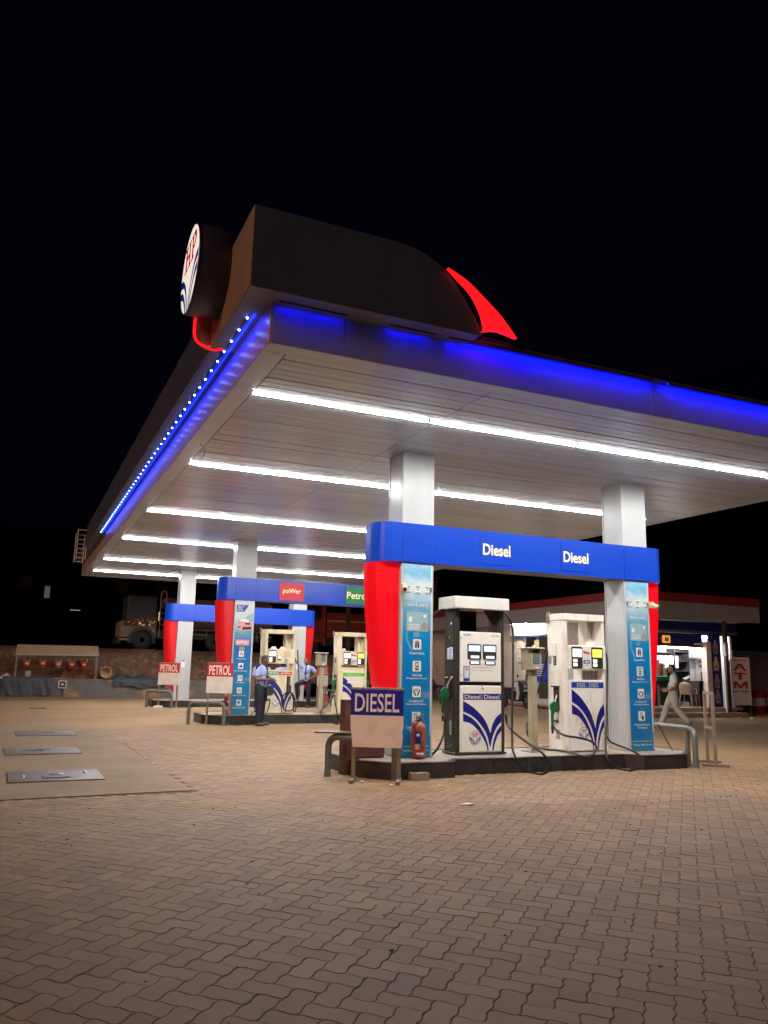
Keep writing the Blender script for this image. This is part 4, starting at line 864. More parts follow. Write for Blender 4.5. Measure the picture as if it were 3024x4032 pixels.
hose(p4, [Vector((8.46-.52, 20.7, .60)), at(ZP(318, 1420), Y=20.5), at(ZP(345, 1560), Y=20.3), at(ZP(385, 1780), Y=20.0), at(ZP(405, 1930), Z=.03), at(ZP(370, 1965), Z=.02), at(ZP(250, 1920), Z=.03), at(ZP(120, 1830), Y=20.0), at(ZP(60, 1750), Y=20.1), at(ZP(110, 1670), Y=20.3), at(ZP(230, 1540), Y=20.5), at(ZP(300, 1420), Y=20.65), at(ZP(325, 1200), Y=20.8), at(ZP(325, 600), Y=20.95), at(ZP(340, 280), Y=20.95)])

# ------------------------------------------------------------------ payment posts
def pay_post(label, x, y, extra):
    t = thing('payment_post', label, 'payment post', (x, y, .212)); 
    g = G('raw_tube'); g.box(-.14, .14, -.13, .13, 0, .012, b=.003); g.prism([(-.09, .012), (.09, .012), (.06, .05), (-.06, .05)], -.06, .06, 'y'); g.build('base', t)
    g = G('post_dirty'); g.box(-.055, .055, -.055, .055, .05, 1.26, b=.006); g.build('pole', t)
    g = G('post_dirty'); g.box(-.15, .11, -.11, .10, 1.25, 1.585, b=.008); b = g.build('box', t)
    g = G('black_paint', 'print_pad', 'decal_white'); g.box(-.06, .06, -.115, -.11, 1.52, 1.57, 0); g.box(-.055, .065, -.116, -.11, 1.355, 1.50, 0)
    for i in range(5):
        for j in range(6): g.box(-.050+.0225*i, -.032+.0225*i, -.119, -.116, 1.362+.0225*j, 1.378+.0225*j, 1)
    g.prism([(-.025, 1.30), (.045, 1.30), (.04, 1.275), (-.02, 1.275)], -.125, -.11, 'y', 2); g.build('keypad', t)
    g = G('cap_white'); g.box(-.19, .14, -.16, .14, 1.587, 1.605, b=.004); g.build('lid', t)
    return t
mat('print_pad', (.20, .28, .36), .5)
pay_post('dirty beige payment post with keypad between the two diesel pumps', 7.55, 10.82, 1); pay_post('dirty beige payment post with keypad between the two petrol pumps', 7.62, 20.75, 0)
t = thing('receipt_roll', 'yellowish paper stub on top of the diesel payment post', 'paper', (7.63, 10.82, 1.819)); g = G('decal_tan'); g.box(-.02, .05, -.02, .02, 0, .11, b=.003); g.box(-.06, -.021, -.02, .02, 0, .035, b=.003); g.build('stub', t)

# ------------------------------------------------------------------ guards, boards, extinguishers
def guard(label, pts, h, r=.045, grp=None):
    # bent pipe: first and last points are feet
    t = thing('pipe_guard', label, 'pipe guard', (pts[0][0], pts[0][1], 0), 0, grp); o = Vector((pts[0][0], pts[0][1], 0))
    P = [Vector((x, y, 0))-o for x, y in pts]; up = Vector((0, 0, h)); a, b = P[0], P[-1]; e = .13
    d0 = (P[1]-P[0]).normalized(); d1 = (P[-2]-P[-1]).normalized()
    path = [a, a+Vector((0, 0, h-e))] + [a+Vector((0, 0, h-e))+d0*(e*(1-math.cos(rad(q))))+Vector((0, 0, e*math.sin(rad(q)))) for q in (22, 45, 68, 90)] + [p+up for p in P[1:-1]] + [b+Vector((0, 0, h-e))+d1*(e*(1-math.cos(rad(q))))+Vector((0, 0, e*math.sin(rad(q)))) for q in (90, 68, 45, 22)] + [b+Vector((0, 0, h-e)), b]
    g = G('pipe_grey'); g.tube(path, r, 12); g.build('bent_pipe', t)
    for p in (a, b):
        g = G('pipe_grey'); g.lathe([(r+.012, .0), (r+.008, .018)], 12, M=Matrix.Translation(p)); g.build('foot_weld', t)
    return t, o
gd = 'bent grey pipe guards at the island ends'
guard('bent grey pipe guard behind the DIESEL board with a plank on it', [(3.98, 10.46), (4.68, 9.84)], .52, grp=gd)
t, o = guard('bent grey pipe guard beside the empty metal frame', [(9.98, 9.88), (10.36, 10.42), (10.40, 11.5)], .57, grp=gd)
g = G('pipe_grey'); g.tube([Vector((10.36, 10.42, 0))-o, Vector((10.36, 10.42, .54))-o], .042, 10); g.build('middle_post', t)
guard('bent grey pipe guard by the petrol island under the PETROL board', [(4.0, 20.14), (4.74, 19.62)], .52, grp=gd)
guard('bent grey pipe guard at the end of the farthest island', [(4.14, 27.95), (4.80, 27.1)], .52, grp=gd)
guard('bent grey pipe guard of the farthest island beside the traffic cone', [(10.26, 27.7), (10.85, 28.4)], .58, grp=gd)
t = thing('plank_seat', 'short worn plank lying on the pipe guard beside the DIESEL board', 'plank', (4.06, 10.44, .566), rad(-30)); g = G('wood'); g.box(-.26, .26, -.13, .13, 0, .022, b=.004); g.build('plank', t)

def board(label, p0, p1, z0, z1, zs, word, top, low, lettermat, feet=True, legmat='raw_tube', z_foot=0.):
    a = Vector((*p0, 0)); b = Vector((*p1, 0)); d = (b-a); w = d.length; an = math.atan2(d.y, d.x); c = (a+b)/2
    t = thing('fuel_board', label, 'sign board', (c.x, c.y, z_foot), an); z0 -= z_foot; z1 -= z_foot; zs -= z_foot
    for s in (-1, 1):
        xx = s*(w/2-.05)
        g = G(legmat); g.box(xx-.025, xx+.025, .022, .062, .045, z1-.02, b=.003); g.build('leg', t)
        if feet: g = G(legmat); g.box(xx-.026, xx+.026, -.22, .22, 0, .045, b=.003); g.build('foot', t)
        else: g = G(legmat); g.box(xx-.026, xx+.026, -.05, .12, 0, .044, b=.003); g.build('foot', t)
    g = G(legmat); g.box(-w/2-.005, w/2+.005, -.002, .05, z1-.0, z1+.022, b=.003); g.build('top_rail', t)
    g = G(top); g.box(-w/2, w/2, -.006, .02, zs+.001, z1-.002, b=.003); g.build('name_panel', t)
    e = [(-w/2, zs), (-w/2+.008, z0+(zs-z0)*.55), (-w/2+.02, z0+(zs-z0)*.42), (-w/2+.035, z0+.02), (-w/2+.05, z0), (w/2-.015, z0), (w/2-.004, z0+(zs-z0)*.35), (w/2-.016, z0+(zs-z0)*.5), (w/2, z0+(zs-z0)*.62), (w/2, zs)] if low == 'worn_board' else rect(-w/2, w/2, z0, zs)
    g = G(low); g.prism(e, -.004, .018, 'y'); g.build('lower_panel', t)
    text('lettering', word, lettermat, t, (0, -.0085, (zs+z1)/2-.005), w=w*.84, h=(z1-zs)*.72, bold=.012)
    return t
n_ = Vector((.56, -.32, 0)).normalized()
mat('board_navy', (.008, .012, .25), .45, c2=(.012, .018, .28), sc=6)
board('scuffed DIESEL board with blue heading standing before the diesel island', (4.08, 9.95), (4.69, 9.62), .43, 1.165, .835, 'DIESEL', 'board_navy', 'worn_board', 'faded_letter')
mat('board_petrol', (.48, .022, .028), .42)
board('PETROL board with red heading on the petrol island before the pink car poster', (4.36, 20.02), (4.95, 19.78), .745, 1.465, 1.145, 'PETROL', 'board_petrol', 'clean_board', 'decal_white', False, z_foot=0.0)
board('PETROL board with red heading at the farthest island', (4.42, 27.7), (5.04, 27.36), .735, 1.44, 1.13, 'PETROL', 'board_petrol', 'clean_board', 'decal_white', False, z_foot=0.0)
board('PETROL board at the far end of the farthest island beside the cone', (9.95, 27.45), (10.45, 27.75), .74, 1.44, 1.13, 'PETROL', 'board_petrol', 'clean_board', 'decal_white', False, z_foot=0.0)
# empty frame stand seen edge-on
t = thing('empty_frame_stand', 'empty weathered metal frame stand seen edge-on beside the pipe guard', 'frame stand', (10.60, 10.15, 0), rad(55))
for s in (-.31, .31):
    g = G('raw_tube'); g.box(s-.025, s+.025, -.025, .025, .045, 1.17, b=.003); g.build('leg', t); g = G('raw_tube'); g.box(s-.025, s+.025, -.21, .21, 0, .044, b=.003); g.build('foot', t)
for z in (.56, 1.125):
    g = G('raw_tube'); g.box(-.284, .284, -.024, .024, z, z+.045, b=.003); g.build('cross_bar', t)
# maroon steel box at the island end
t = thing('maroon_box', 'tall narrow maroon steel box behind the DIESEL board', 'steel box', (4.36, 10.62, .0)); 
g = G('maroon'); g.box(-.13, .04, -.10, .08, .0, 1.0, b=.006); g.build('tall_body', t); g = G('maroon'); g.box(.041, .50, -.06, .12, .217, .47, b=.006); g.build('low_body', t); g = G('litter'); g.prism([(-.12, .02), (-.02, -.04), (.01, .06), (-.08, .12)], 1.0, 1.012, 'z'); g.build('paper_scrap', t)
def extinguisher(label, x, y, z, rz=0):
    t = thing('fire_extinguisher', label, 'extinguisher', (x, y, z), rz)
    mat_ = 'ext_red'
    g = G(mat_); g.lathe([(.088, 0), (.095, .012), (.095, .40), (.088, .445), (.06, .475), (.03, .487), (.03, .50)], 20); g.build('cylinder', t)
    g = G('black_paint'); g.lathe([(.03, .50), (.034, .51), (.03, .55), (.018, .56)], 10); g.build('valve', t)
    g = G('steel'); g.prism([(-.09, .60), (.02, .565), (.02, .552), (-.09, .585)], -.01, .01, 'y'); g.prism([(.0, .55), (.08, .60), (.08, .612), (.0, .565)], -.01, .01, 'y'); g.build('lever', t)
    g = G('ext_hose'); g.tube(crom([(-.02, -.02, .53), (-.10, -.05, .50), (-.16, -.08, .40), (-.16, -.09, .25), (-.13, -.10, .10), (-.06, -.13, .03), (.0, -.14, .03)], 5), .011, 8); g.build('discharge_hose', t)
    g = G('decal_navy', 'decal_white', 'decal_red', 'decal_tan')
    for mi, z0, z1, a0, a1 in ((0, .20, .36, -150, -100), (1, .30, .335, -138, -112), (3, .12, .19, -152, -112), (2, .085, .12, -140, -78), (1, .05, .08, -140, -74)):
        r_ = .0955 + .0004*(mi == 1); n = 6
        for k in range(n):
            a, b = rad(a0+(a1-a0)*k/n), rad(a0+(a1-a0)*(k+1)/n); g.quad((r_*math.cos(a), r_*math.sin(a), z0), (r_*math.cos(b), r_*math.sin(b), z0), (r_*math.cos(b), r_*math.sin(b), z1), (r_*math.cos(a), r_*math.sin(a), z1), mi)
    g.build('label', t, fix=False)
    return t
mat('ext_red', (.36, .085, .05), .42, c2=(.30, .07, .045), sc=5); mat('ext_hose', (.32, .04, .035), .45)
extinguisher('dull red fire extinguisher with hose standing before the truck poster', 5.30, 10.36, .217)
extinguisher('red fire extinguisher on the petrol island under the PETROL board', 4.98, 20.25, .217, rad(20))
t = thing('stone_block', 'weathered paving block lying at the diesel island kerb', 'block', (5.02, 9.80, 0), rad(-6)); g = G('step_stone'); g.prism([(-.13, 0), (.13, 0), (.128, .095), (.06, .10), (-.02, .092), (-.126, .098)], -.06, .06, 'y'); g.build('block', t)
# cctv cameras
def cctv(label, x, y, z, s):
    t = thing('cctv_camera', label, 'camera', (x, y, z)); g = G('decal_tan'); g.box(-.035, .035, .0, .06, -.05, .06, b=.01); g.build('mount', t)
    g = G('decal_tan', 'black_paint'); M = Matrix.Rotation(rad(25)*s, 4, 'Z') @ Matrix.Rotation(rad(20), 4, 'X'); g.lathe([(.036, .02), (.042, -.02), (.040, -.09), (.036, -.10)], 14, 0, axis='y', M=M); g.lathe([(.026, -.1005), (.012, -.106)], 12, 1, axis='y', M=M); g.build('camera_body', t)
cctv('tan dome camera on the poster column behind the DIESEL board', 5.07, 10.42, 2.60, -1); cctv('tan dome camera on the poster column beside the empty frame', 9.74, 10.42, 2.58, 1)
t = thing('leaning_stick', 'thin dark stick leaning at the poster column beside the bent pipe guard', 'stick', (9.86, 10.40, .217)); g = G('maroon'); g.tube([(.10, -.05, .0), (.02, .03, .22), (-.05, .10, .42)], .012, 6); g.build('stick', t)
for lb, x, z, y in (('crumpled white cloth on top of the display of the PETROL power pump', 6.47, 1.872, 20.60), ('crumpled pale cloth on top of the lime banded pump display', 8.16, 1.872, 20.60), ('small pale box on top of the display of the PETROL power pump', 6.20, 1.872, 20.60)):
    g = G('litter'); r8 = random.Random(len(lb)); n = 9; vs = [(.10*math.cos(2*math.pi*k/n)*r8.uniform(.7, 1.2), .05*math.sin(2*math.pi*k/n), 0) for k in range(n)] + [(.06*math.cos(2*math.pi*k/n)*r8.uniform(.6, 1.3), .03*math.sin(2*math.pi*k/n), .035+r8.uniform(0, .04)) for k in range(n)]
    g.add(vs, [tuple(range(n))[::-1], tuple(range(n, 2*n))] + [(k, (k+1) % n, n+(k+1) % n, n+k) for k in range(n)]); o = g.build('cloth'); o.location = (x, y, z); tag(o, lb, 'cloth')
# small litter
def litter(label, p, s, k, mt='litter', flat=False):
    g = G(mt); n = 7; r2 = random.Random(k); vs = []
    for i in range(n):
        a = 2*math.pi*i/n; vs.append((s*math.cos(a)*r2.uniform(.6, 1.2), s*.7*math.sin(a)*r2.uniform(.6, 1.2), .002 + r2.uniform(0, .2 if flat else .7)*s))
    vs.append((0, 0, s*(.25 if flat else 1.))); vs += [(x*.9, y*.9, 0.0) for x, y, z in vs[:n]]
    g.add(vs, [(i, (i+1) % n, n) for i in range(n)] + [(i, (i+1) % n, n+1+(i+1) % n, n+1+i) for i in range(n)] + [tuple(range(n+1, 2*n+1))]); o = g.build('paper_litter'); o.location = p; tag(o, label, 'litter', 'scraps of litter on the pavers'); return o
litter('crumpled white paper lying in front of the DIESEL board', at(ZA(415, 1628), Z=.002), .035, 1); litter('small white scrap beside the foot of the DIESEL board', at(ZA(622, 1643), Z=.002), .035, 2, flat=True)
litter('flat pale paper on the pavers before the diesel pumps', at(ZA(1180, 1787), Z=.002), .09, 3, flat=True); litter('pale dry scrap on pavers near the kerb block', at(ZA(990, 1650), Z=.002), .06, 4, 'decal_tan', True)
litter('tiny white scrap on the ground before the petrol island', at(ZQ(870, 1322), Z=.002), .06, 5, flat=True)
dz = G('rubber'); r4 = random.Random(5)
for k in range(170):
    x, y = r4.uniform(-1, 10), r4.uniform(3, 10); s = r4.uniform(.003, .011)
    dz.box(x-s, x+s, y-s*.6, y+s*.6, .0005, s*.6)
o = dz.build('grit'); tag(o, 'dark grit and leaf crumbs scattered over the pavers', 'grit', None, 'stuff')
# ================================================================== PEOPLE
def _sphere(c, r, M=None, n=10, m=7):
    vs = []; fs = []
    for j in range(1, m):
        th = math.pi*j/m
        for k in range(n):
            a = 2*math.pi*k/n; p = Vector((math.sin(th)*math.cos(a), math.sin(th)*math.sin(a), math.cos(th)))
            p = Vector((p.x*r[0], p.y*r[1], p.z*r[2])); vs.append((M @ p if M else p) + c)
    top = Vector((0, 0, r[2])); vs.append((M @ top if M else top) + c); vs.append((M @ -top if M else -top) + c); T = len(vs)-2
    for j in range(m-2):
        for k in range(n): fs.append((j*n+k, (j+1)*n+k, (j+1)*n+(k+1) % n, j*n+(k+1) % n))
    for k in range(n): fs.append((T, k, (k+1) % n)); fs.append((T+1, (m-2)*n+(k+1) % n, (m-2)*n+k))
    return vs, fs
def remeshed(name, chains, mt, parent, voxel=.011, smooth=4):
    g = G(mt)
    for ch in chains:
        if ch[0] == 'e': g.add(*_sphere(Vector(ch[1]), ch[2], ch[3] if len(ch) > 3 else None)); continue
        for i, (p, r) in enumerate(ch):
            g.add(*_sphere(Vector(p), (r, r, r)))
            if i:
                a, ra = Vector(ch[i-1][0]), ch[i-1][1]; b = Vector(p)
                if (b-a).length > 1e-4: g.tube([a, b], [ra, r], 10)
    me = g.mesh('tmp', fix=True); ob = bpy.data.objects.new('tmp', me); COL.objects.link(ob)
    md = ob.modifiers.new('r', 'REMESH'); md.mode = 'VOXEL'; md.voxel_size = voxel; md.use_smooth_shade = True
    sm = ob.modifiers.new('s', 'SMOOTH'); sm.factor = .5; sm.iterations = smooth
    dg = bpy.context.evaluated_depsgraph_get(); dg.update(); m2 = bpy.data.meshes.new_from_object(ob.evaluated_get(dg)); bpy.data.objects.remove(ob); bpy.data.meshes.remove(me)
    m2.materials.clear(); m2.materials.append(bpy.data.materials[mt]); m2.name = name
    m2.polygons.foreach_set('use_smooth', [True]*len(m2.polygons))
    return obj(name, m2, parent)
def hand(w, d, nrm, side, curl=.35, s=1.):
    # w wrist, d finger direction, nrm palm normal; returns chains: palm, four fingers, thumb from the side of the palm
    w = Vector(w); d = Vector(d).normalized(); nrm = Vector(nrm); nrm = (nrm - d*nrm.dot(d)).normalized(); t = d.cross(nrm).normalized()*side; out = []
    for k in (-.024, 0, .024): out.append([(w + t*k*.7*s, .017*s), (w + d*.045*s + t*k*s, .017*s), (w + d*.085*s + t*k*1.1*s, .014*s)])
    for k, L in ((-.032, .052), (-.011, .068), (.011, .074), (.032, .066)):
        b = w + d*.088*s + t*k*s; m = b + (d*(1-curl*.4) + nrm*curl*.6).normalized()*L*.5*s; e = m + (d*(1-curl) + nrm*curl*1.3).normalized()*L*.5*s
        out.append([(b, .0095*s), (m, .009*s), (e, .0075*s)])
    b = w + d*.03*s + t*.034*s; m = b + (d*.55 + t*.75 + nrm*.25).normalized()*.04*s; out.append([(b, .012*s), (m, .0105*s), (m + (d*.85 + t*.25 + nrm*.3).normalized()*.035*s, .009*s)])
    return out
def person(label, loc, rz, J, skin, hair, shirt, trouser, shoe, sleeve=.55, head=(0, 0, 0), hands=(), stock=1., beard=None, group=None, leg=1.15):
    t = thing('person', label, 'person', loc, rz, group); V = {k: Vector(v) for k, v in J.items()}
    hc = V['head']; HM = Matrix.Rotation(head[2], 3, 'Z') @ Matrix.Rotation(head[0], 3, 'X') @ Matrix.Rotation(head[1], 3, 'Y'); H = lambda x, y, z: hc + HM @ Vector((x, y, z))
    body = [('e', H(0, .008, .025), (.076, .094, .092), HM), ('e', H(0, -.018, -.045), (.058, .068, .072), HM), [(H(0, -.085, -.005), .011), (H(0, -.104, -.026), .014)], ('e', H(0, -.062, -.10), (.028, .026, .022), HM)]
    for s in (-1, 1): body += [('e', H(s*.078, .012, -.012), (.012, .022, .032), HM), ('e', H(s*.032, -.078, .012), (.02, .014, .013), HM)]
    body += [[(H(0, .02, -.06), .052), (V['neck'], .055), (V['chest'], .10)]]
    body += [[(V['chest'], .11), (V['belly'], .11), (V['pelvis'], .11)]]
    for s in 'LR':
        body.append([(V['sh'+s], .05), (V['el'+s], .042), (V['el'+s]*.6+V['wr'+s]*.4, .040), (V['wr'+s], .027)])
        body.append([(V['hip'+s], .075), (V['kn'+s], .05), (V['an'+s], .038)])
    for h_ in hands: body += hand(*h_)
    remeshed('body', body, skin, t, .0085, 3)
    for s in (-1, 1):
        g = G('decal_white', 'hair'); g.add(*_sphere(H(s*.031, -.088, .012), (.011, .006, .006), HM), 0, True); g.add(*_sphere(H(s*.031, -.0935, .012), (.0045, .003, .0045), HM), 1, True); g.tube([H(s*.014, -.096, .032), H(s*.032, -.096, .038), H(s*.052, -.086, .032)], .004, 6, 1); g.build('eye', t)
    g = G('lip'); g.tube([H(-.024, -.084, -.062), H(0, -.090, -.060), H(.024, -.084, -.062)], .006, 6); g.build('mouth', t)
    hr = [('e', H(0, .028, .050), (.081, .086, .074), HM), ('e', H(0, .060, .0), (.073, .054, .075), HM)]
    if beard: hr += [[(H(-.03, -.086, -.045), .009), (H(0, -.098, -.040), .010), (H(.03, -.086, -.045), .009)]]
    if beard == 'full': hr += [[(H(-.062, -.02, -.07), .02), (H(-.04, -.062, -.105), .02), (H(0, -.078, -.118), .02), (H(.04, -.062, -.105), .02), (H(.062, -.02, -.07), .02)]]
    remeshed('hair', hr, hair, t, .009, 3)
    k = stock
    up = [('e', V['chest'], (.172*k, .118*k, .19), None), ('e', V['belly'], (.150*k, .125*k, .17), None), ('e', V['hem'], (.158*k, .122*k, .10), None), [(V['neck']+Vector((0, .015, -.045)), .075), (V['chest'], .10)]]
    up.append([(V['shL'], .072), ((V['shL']+V['shR'])/2 + Vector((0, .01, .035)), .07), (V['shR'], .072)])
    for s in 'LR': e = V['sh'+s].lerp(V['el'+s], sleeve); up.append([(V['sh'+s], .074), (V['sh'+s].lerp(V['el'+s], sleeve*.5), .070), (e, .070)])
    remeshed('shirt', up, shirt, t, .011, 4)
    tr = [('e', V['pelvis'], (.150*k, .118*k, .12), None)]
    for s in 'LR': tr.append([(V['hip'+s], .092*k*leg), (V['hip'+s].lerp(V['kn'+s], .5), .085*k*leg), (V['kn'+s], .068*leg), (V['kn'+s].lerp(V['an'+s], .5), .064*leg), (V['an'+s]+Vector((0, 0, .03)), .060*leg)])
    remeshed('trousers', tr, trouser, t, .011, 4)
    for s in 'LR':
        a = V['an'+s]; f = V['toe'+s]; b = a*.8 + f*.2; z = min(a.z-.055, f.z); d = (f-a); d.z = 0; d.normalize(); hl = Vector((a.x, a.y, a.z-.05)) - d*.03
        remeshed('shoe', [[(a+Vector((0, 0, -.02)), .044), (hl, .04), (hl.lerp(f, .5)+Vector((0, 0, .012)), .043), (f, .036)]], shoe, t, .009, 3)
    return t, V
mat('lip', (.16, .06, .045), .5); mat('belt', (.02, .02, .02), .5)
def std(h=1.70):
    k = h/1.70
    J = dict(pelvis=(0, .0, .93), belly=(0, -.01, 1.08), hem=(0, 0, .95), chest=(0, 0, 1.27), neck=(0, .02, 1.45), head=(0, -.01, 1.585), hipL=(.09, 0, .90), hipR=(-.09, 0, .90), knL=(.10, -.01, .50), knR=(-.10, -.01, .50), anL=(.11, .02, .09), anR=(-.11, .02, .09), toeL=(.13, -.15, .035), toeR=(-.13, -.15, .035), shL=(.185, .02, 1.385), shR=(-.185, .02, 1.385), elL=(.24, .03, 1.10), elR=(-.24, .03, 1.10), wrL=(.25, -.06, .86), wrR=(-.25, -.06, .86))
    return {q: Vector(v)*k for q, v in J.items()}
# attendant counting money
J = std(1.69); J.update(elL=(.27, .0, 1.12), wrL=(.10, -.26, 1.10), elR=(-.27, .04, 1.11), wrR=(-.07, -.24, 1.10), head=(0, -.075, 1.56), neck=(0, -.0, 1.44), anL=(.15, .03, .09), anR=(-.13, .0, .09), toeL=(.20, -.14, .036), toeR=(-.17, -.17, .036), knL=(.12, 0, .5), knR=(-.115, -.02, .5))
m1, V = person('attendant in light blue shirt and navy trousers looking down counting money', (5.58, 19.42, 0), rad(50), J, 'skin', 'hair_grey', 'shirt_blue', 'navy_cloth', 'shoe', .62, (rad(32), 0, rad(4)), [((.10, -.26, 1.10), (-.5, -.75, .05), (-.2, .1, -1), -1, .5), ((-.07, -.24, 1.10), (.55, -.75, .05), (.2, .1, 1), 1, .6)], 1.24, True)
for s in (-1, 1):
    remeshed('shoulder_patch', [[((s*.10, .02, 1.455), .03), ((s*.20, .02, 1.405), .055), ((s*.225, .03, 1.36), .045)]], 'navy_cloth', m1, .011, 2)
g = G('navy_cloth'); g.tube(crom([(0, -.085, 1.42), (0, -.145, 1.30), (0, -.155, 1.15), (0, -.15, .98)], 4), .014, 6); g.build('placket', m1)
g = G('bag_black'); g.tube(crom([(.11, .05, 1.49), (.06, -.09, 1.42), (-.03, -.155, 1.25), (-.12, -.155, 1.08), (-.17, -.14, .95)], 5), .016, 6); g.tube(crom([(.11, .05, 1.49), (.04, .13, 1.35), (-.10, .14, 1.12), (-.18, .06, .95)], 5), .014, 6); g.build('bag_strap', m1)
bag = thing('shoulder_bag', 'small black cash bag hanging at the hip of the money-counting attendant', 'bag', Matrix.Rotation(rad(50), 3, 'Z') @ Vector((-.03, -.24, .80)) + Vector((5.58, 19.42, 0)), rad(50)); g = G('bag_black'); g.box(-.11, .11, -.05, .04, -.08, .16, b=.02); g.build('pouch', bag); g = G('bag_black'); g.box(-.112, .112, -.058, -.051, .05, .162, b=.003); g.build('flap', bag)
mon = thing('banknotes', 'folded banknotes in the hands of the counting attendant', 'banknotes', Matrix.Rotation(rad(50), 3, 'Z') @ Vector((.015, -.345, 1.10)) + Vector((5.58, 19.42, 0)), rad(50)); g = G('money'); g.box(-.06, .06, -.035, .03, -.004, .004); g.build('note', mon); g = G('litter'); g.box(.0, .09, -.03, .03, .006, .010); g.build('note', mon)
# attendant leaning on the far column, one foot up on the kerb
J = std(1.70); J.update(pelvis=(0, 0, .93), hipL=(.09, 0, .90), hipR=(-.09, 0, .90), knL=(.09, -.03, .50), anL=(.11, .04, .09), toeL=(.10, -.13, .035), knR=(-.22, -.40, .80), anR=(-.24, -.20, .36), toeR=(-.30, -.36, .275), shR=(-.185, .0, 1.40), elR=(-.37, -.10, 1.58), wrR=(-.50, -.14, 1.82), elL=(.36, .10, 1.16), wrL=(.17, -.03, 1.02), head=(-.02, -.03, 1.585))
m2, V = person('attendant in light blue shirt leaning a raised hand on the far column', (9.50, 27.38, 0), rad(-38), J, 'skin', 'hair', 'shirt_blue', 'navy_cloth', 'shoe', .55, (rad(4), 0, rad(22)), [((-.50, -.14, 1.82), (-.15, -.1, 1), (-.6, .5, 0), 1, .3), ((.17, -.03, 1.02), (-.7, -.6, -.2), (0, .5, -.6), -1, .5)], .95, True)
for s in (-1, 1): remeshed('shoulder_patch', [[((s*.10, .02, 1.46), .03), ((s*.19, .02, 1.42), .055)]], 'navy_cloth', m2, .011, 2)
g = G('navy_cloth'); g.tube(crom([(0, -.075, 1.43), (0, -.128, 1.30), (0, -.138, 1.12), (0, -.13, .98)], 4), .016, 6); g.box(.05, .13, -.125, -.118, 1.27, 1.29); g.build('placket', m2)
# two attendants mostly hidden behind the petrol pump
m3, V = person('attendant in light blue shirt behind the petrol pump with PETROL power band', (6.36, 22.15, 0), rad(-15), std(1.62), 'skin', 'hair', 'shirt_blue', 'navy_cloth', 'shoe', .55, (0, 0, 0), [((.25*.95, -.06*.95, .86*.95), (0, -.2, -1), (-1, 0, 0), 1, .4), ((-.25*.95, -.06*.95, .86*.95), (0, -.2, -1), (1, 0, 0), -1, .4)])
g = G('decal_tan'); g.tube(crom([(-.07, -.02, 1.40), (-.05, -.09, 1.33), (0, -.115, 1.29), (.05, -.09, 1.33), (.07, -.02, 1.40)], 4), .005, 5); g.build('neck_chain', m3)
m4, V = person('attendant with back turned behind the petrol pump beside the other', (7.02, 22.35, 0), rad(190), std(1.60), 'skin', 'hair', 'shirt_blue', 'navy_cloth', 'shoe', .55, (0, 0, 0), [((.25*.94, -.06*.94, .86*.94), (0, -.2, -1), (-1, 0, 0), 1, .4), ((-.25*.94, -.06*.94, .86*.94), (0, -.2, -1), (1, 0, 0), -1, .4)])
# man walking past the kiosk
J = std(1.72); J.update(pelvis=(0, 0, .92), hem=(0, .0, .96), chest=(0, .03, 1.28), neck=(0, .02, 1.46), head=(0, -.03, 1.60), hipL=(.085, 0, .90), hipR=(-.085, 0, .90), knL=(.09, .06, .52), anL=(.09, .36, .135), toeL=(.09, .27, .045), knR=(-.09, -.20, .52), anR=(-.09, -.34, .09), toeR=(-.09, -.50, .045), shL=(.18, .03, 1.39), shR=(-.18, .03, 1.39), elL=(.25, .08, 1.12), wrL=(.17, -.16, .99), elR=(-.25, .02, 1.12), wrR=(-.17, -.22, 1.02))
m5, V = person('man in white T-shirt and beige trousers walking past the kiosk', (16.92, 17.45, 0), rad(226), J, 'skin_light', 'hair', 'tee_white', 'trouser_beige', 'shoe', .55, (rad(2), 0, rad(8)), [((.17, -.16, .99), (-.25, -.9, -.1), (-.8, .2, -.2), -1, .55), ((-.17, -.22, 1.02), (.25, -.9, -.1), (.8, .2, -.2), 1, .5)], 1.10, leg=1.28)
# ================================================================== SHOP
def W2(g, x0, x1, y0, y1, z0, z1, mi=0, b=0): g.box(x0-19, x1-19, y0-21.3, y1-21.3, z0, z1, mi, b)
sh = thing('shop_building', 'low shop building with grey fascia, red top band and lit white rooms', 'building', (19, 21.3, 0))
def part(name, mt, *a, b=.0, par=None):
    g = G(mt); W2(g, *a, b=b); return g.build(name, par or sh)
# fascia facing the pumps and the kiosk side
for ya, yb in ((21.34, 25.3), (25.31, 29.6), (29.61, 34.0), (34.01, 38.0)):
    part('fascia_panel', 'shop_grey', 19.0, 19.06, ya, yb, 3.36, 3.95, b=.004)
for xa, xb in ((19.0, 21.9), (21.91, 25.0)): part('fascia_panel', 'shop_grey', xa, xb, 21.27, 21.33, 3.36, 3.95, b=.004)
part('red_band', 'shop_red', 18.98, 19.08, 21.34, 38., 3.955, 4.25, b=.004); part('red_band', 'shop_red', 18.98, 25.02, 21.25, 21.335, 3.955, 4.25, b=.004)
part('roof', 'far_dark', 19.07, 25., 21.34, 38., 3.90, 4.1)
part('soffit', 'shop_white', 19.07, 25., 21.34, 38., 3.40, 3.44)
part('blue_beam', 'shop_blue', 20.0, 25.0, 22.4, 22.5, 3.05, 3.36); part('grey_beam', 'shop_grey', 20.0, 25.0, 22.35, 22.55, 2.95, 3.04)
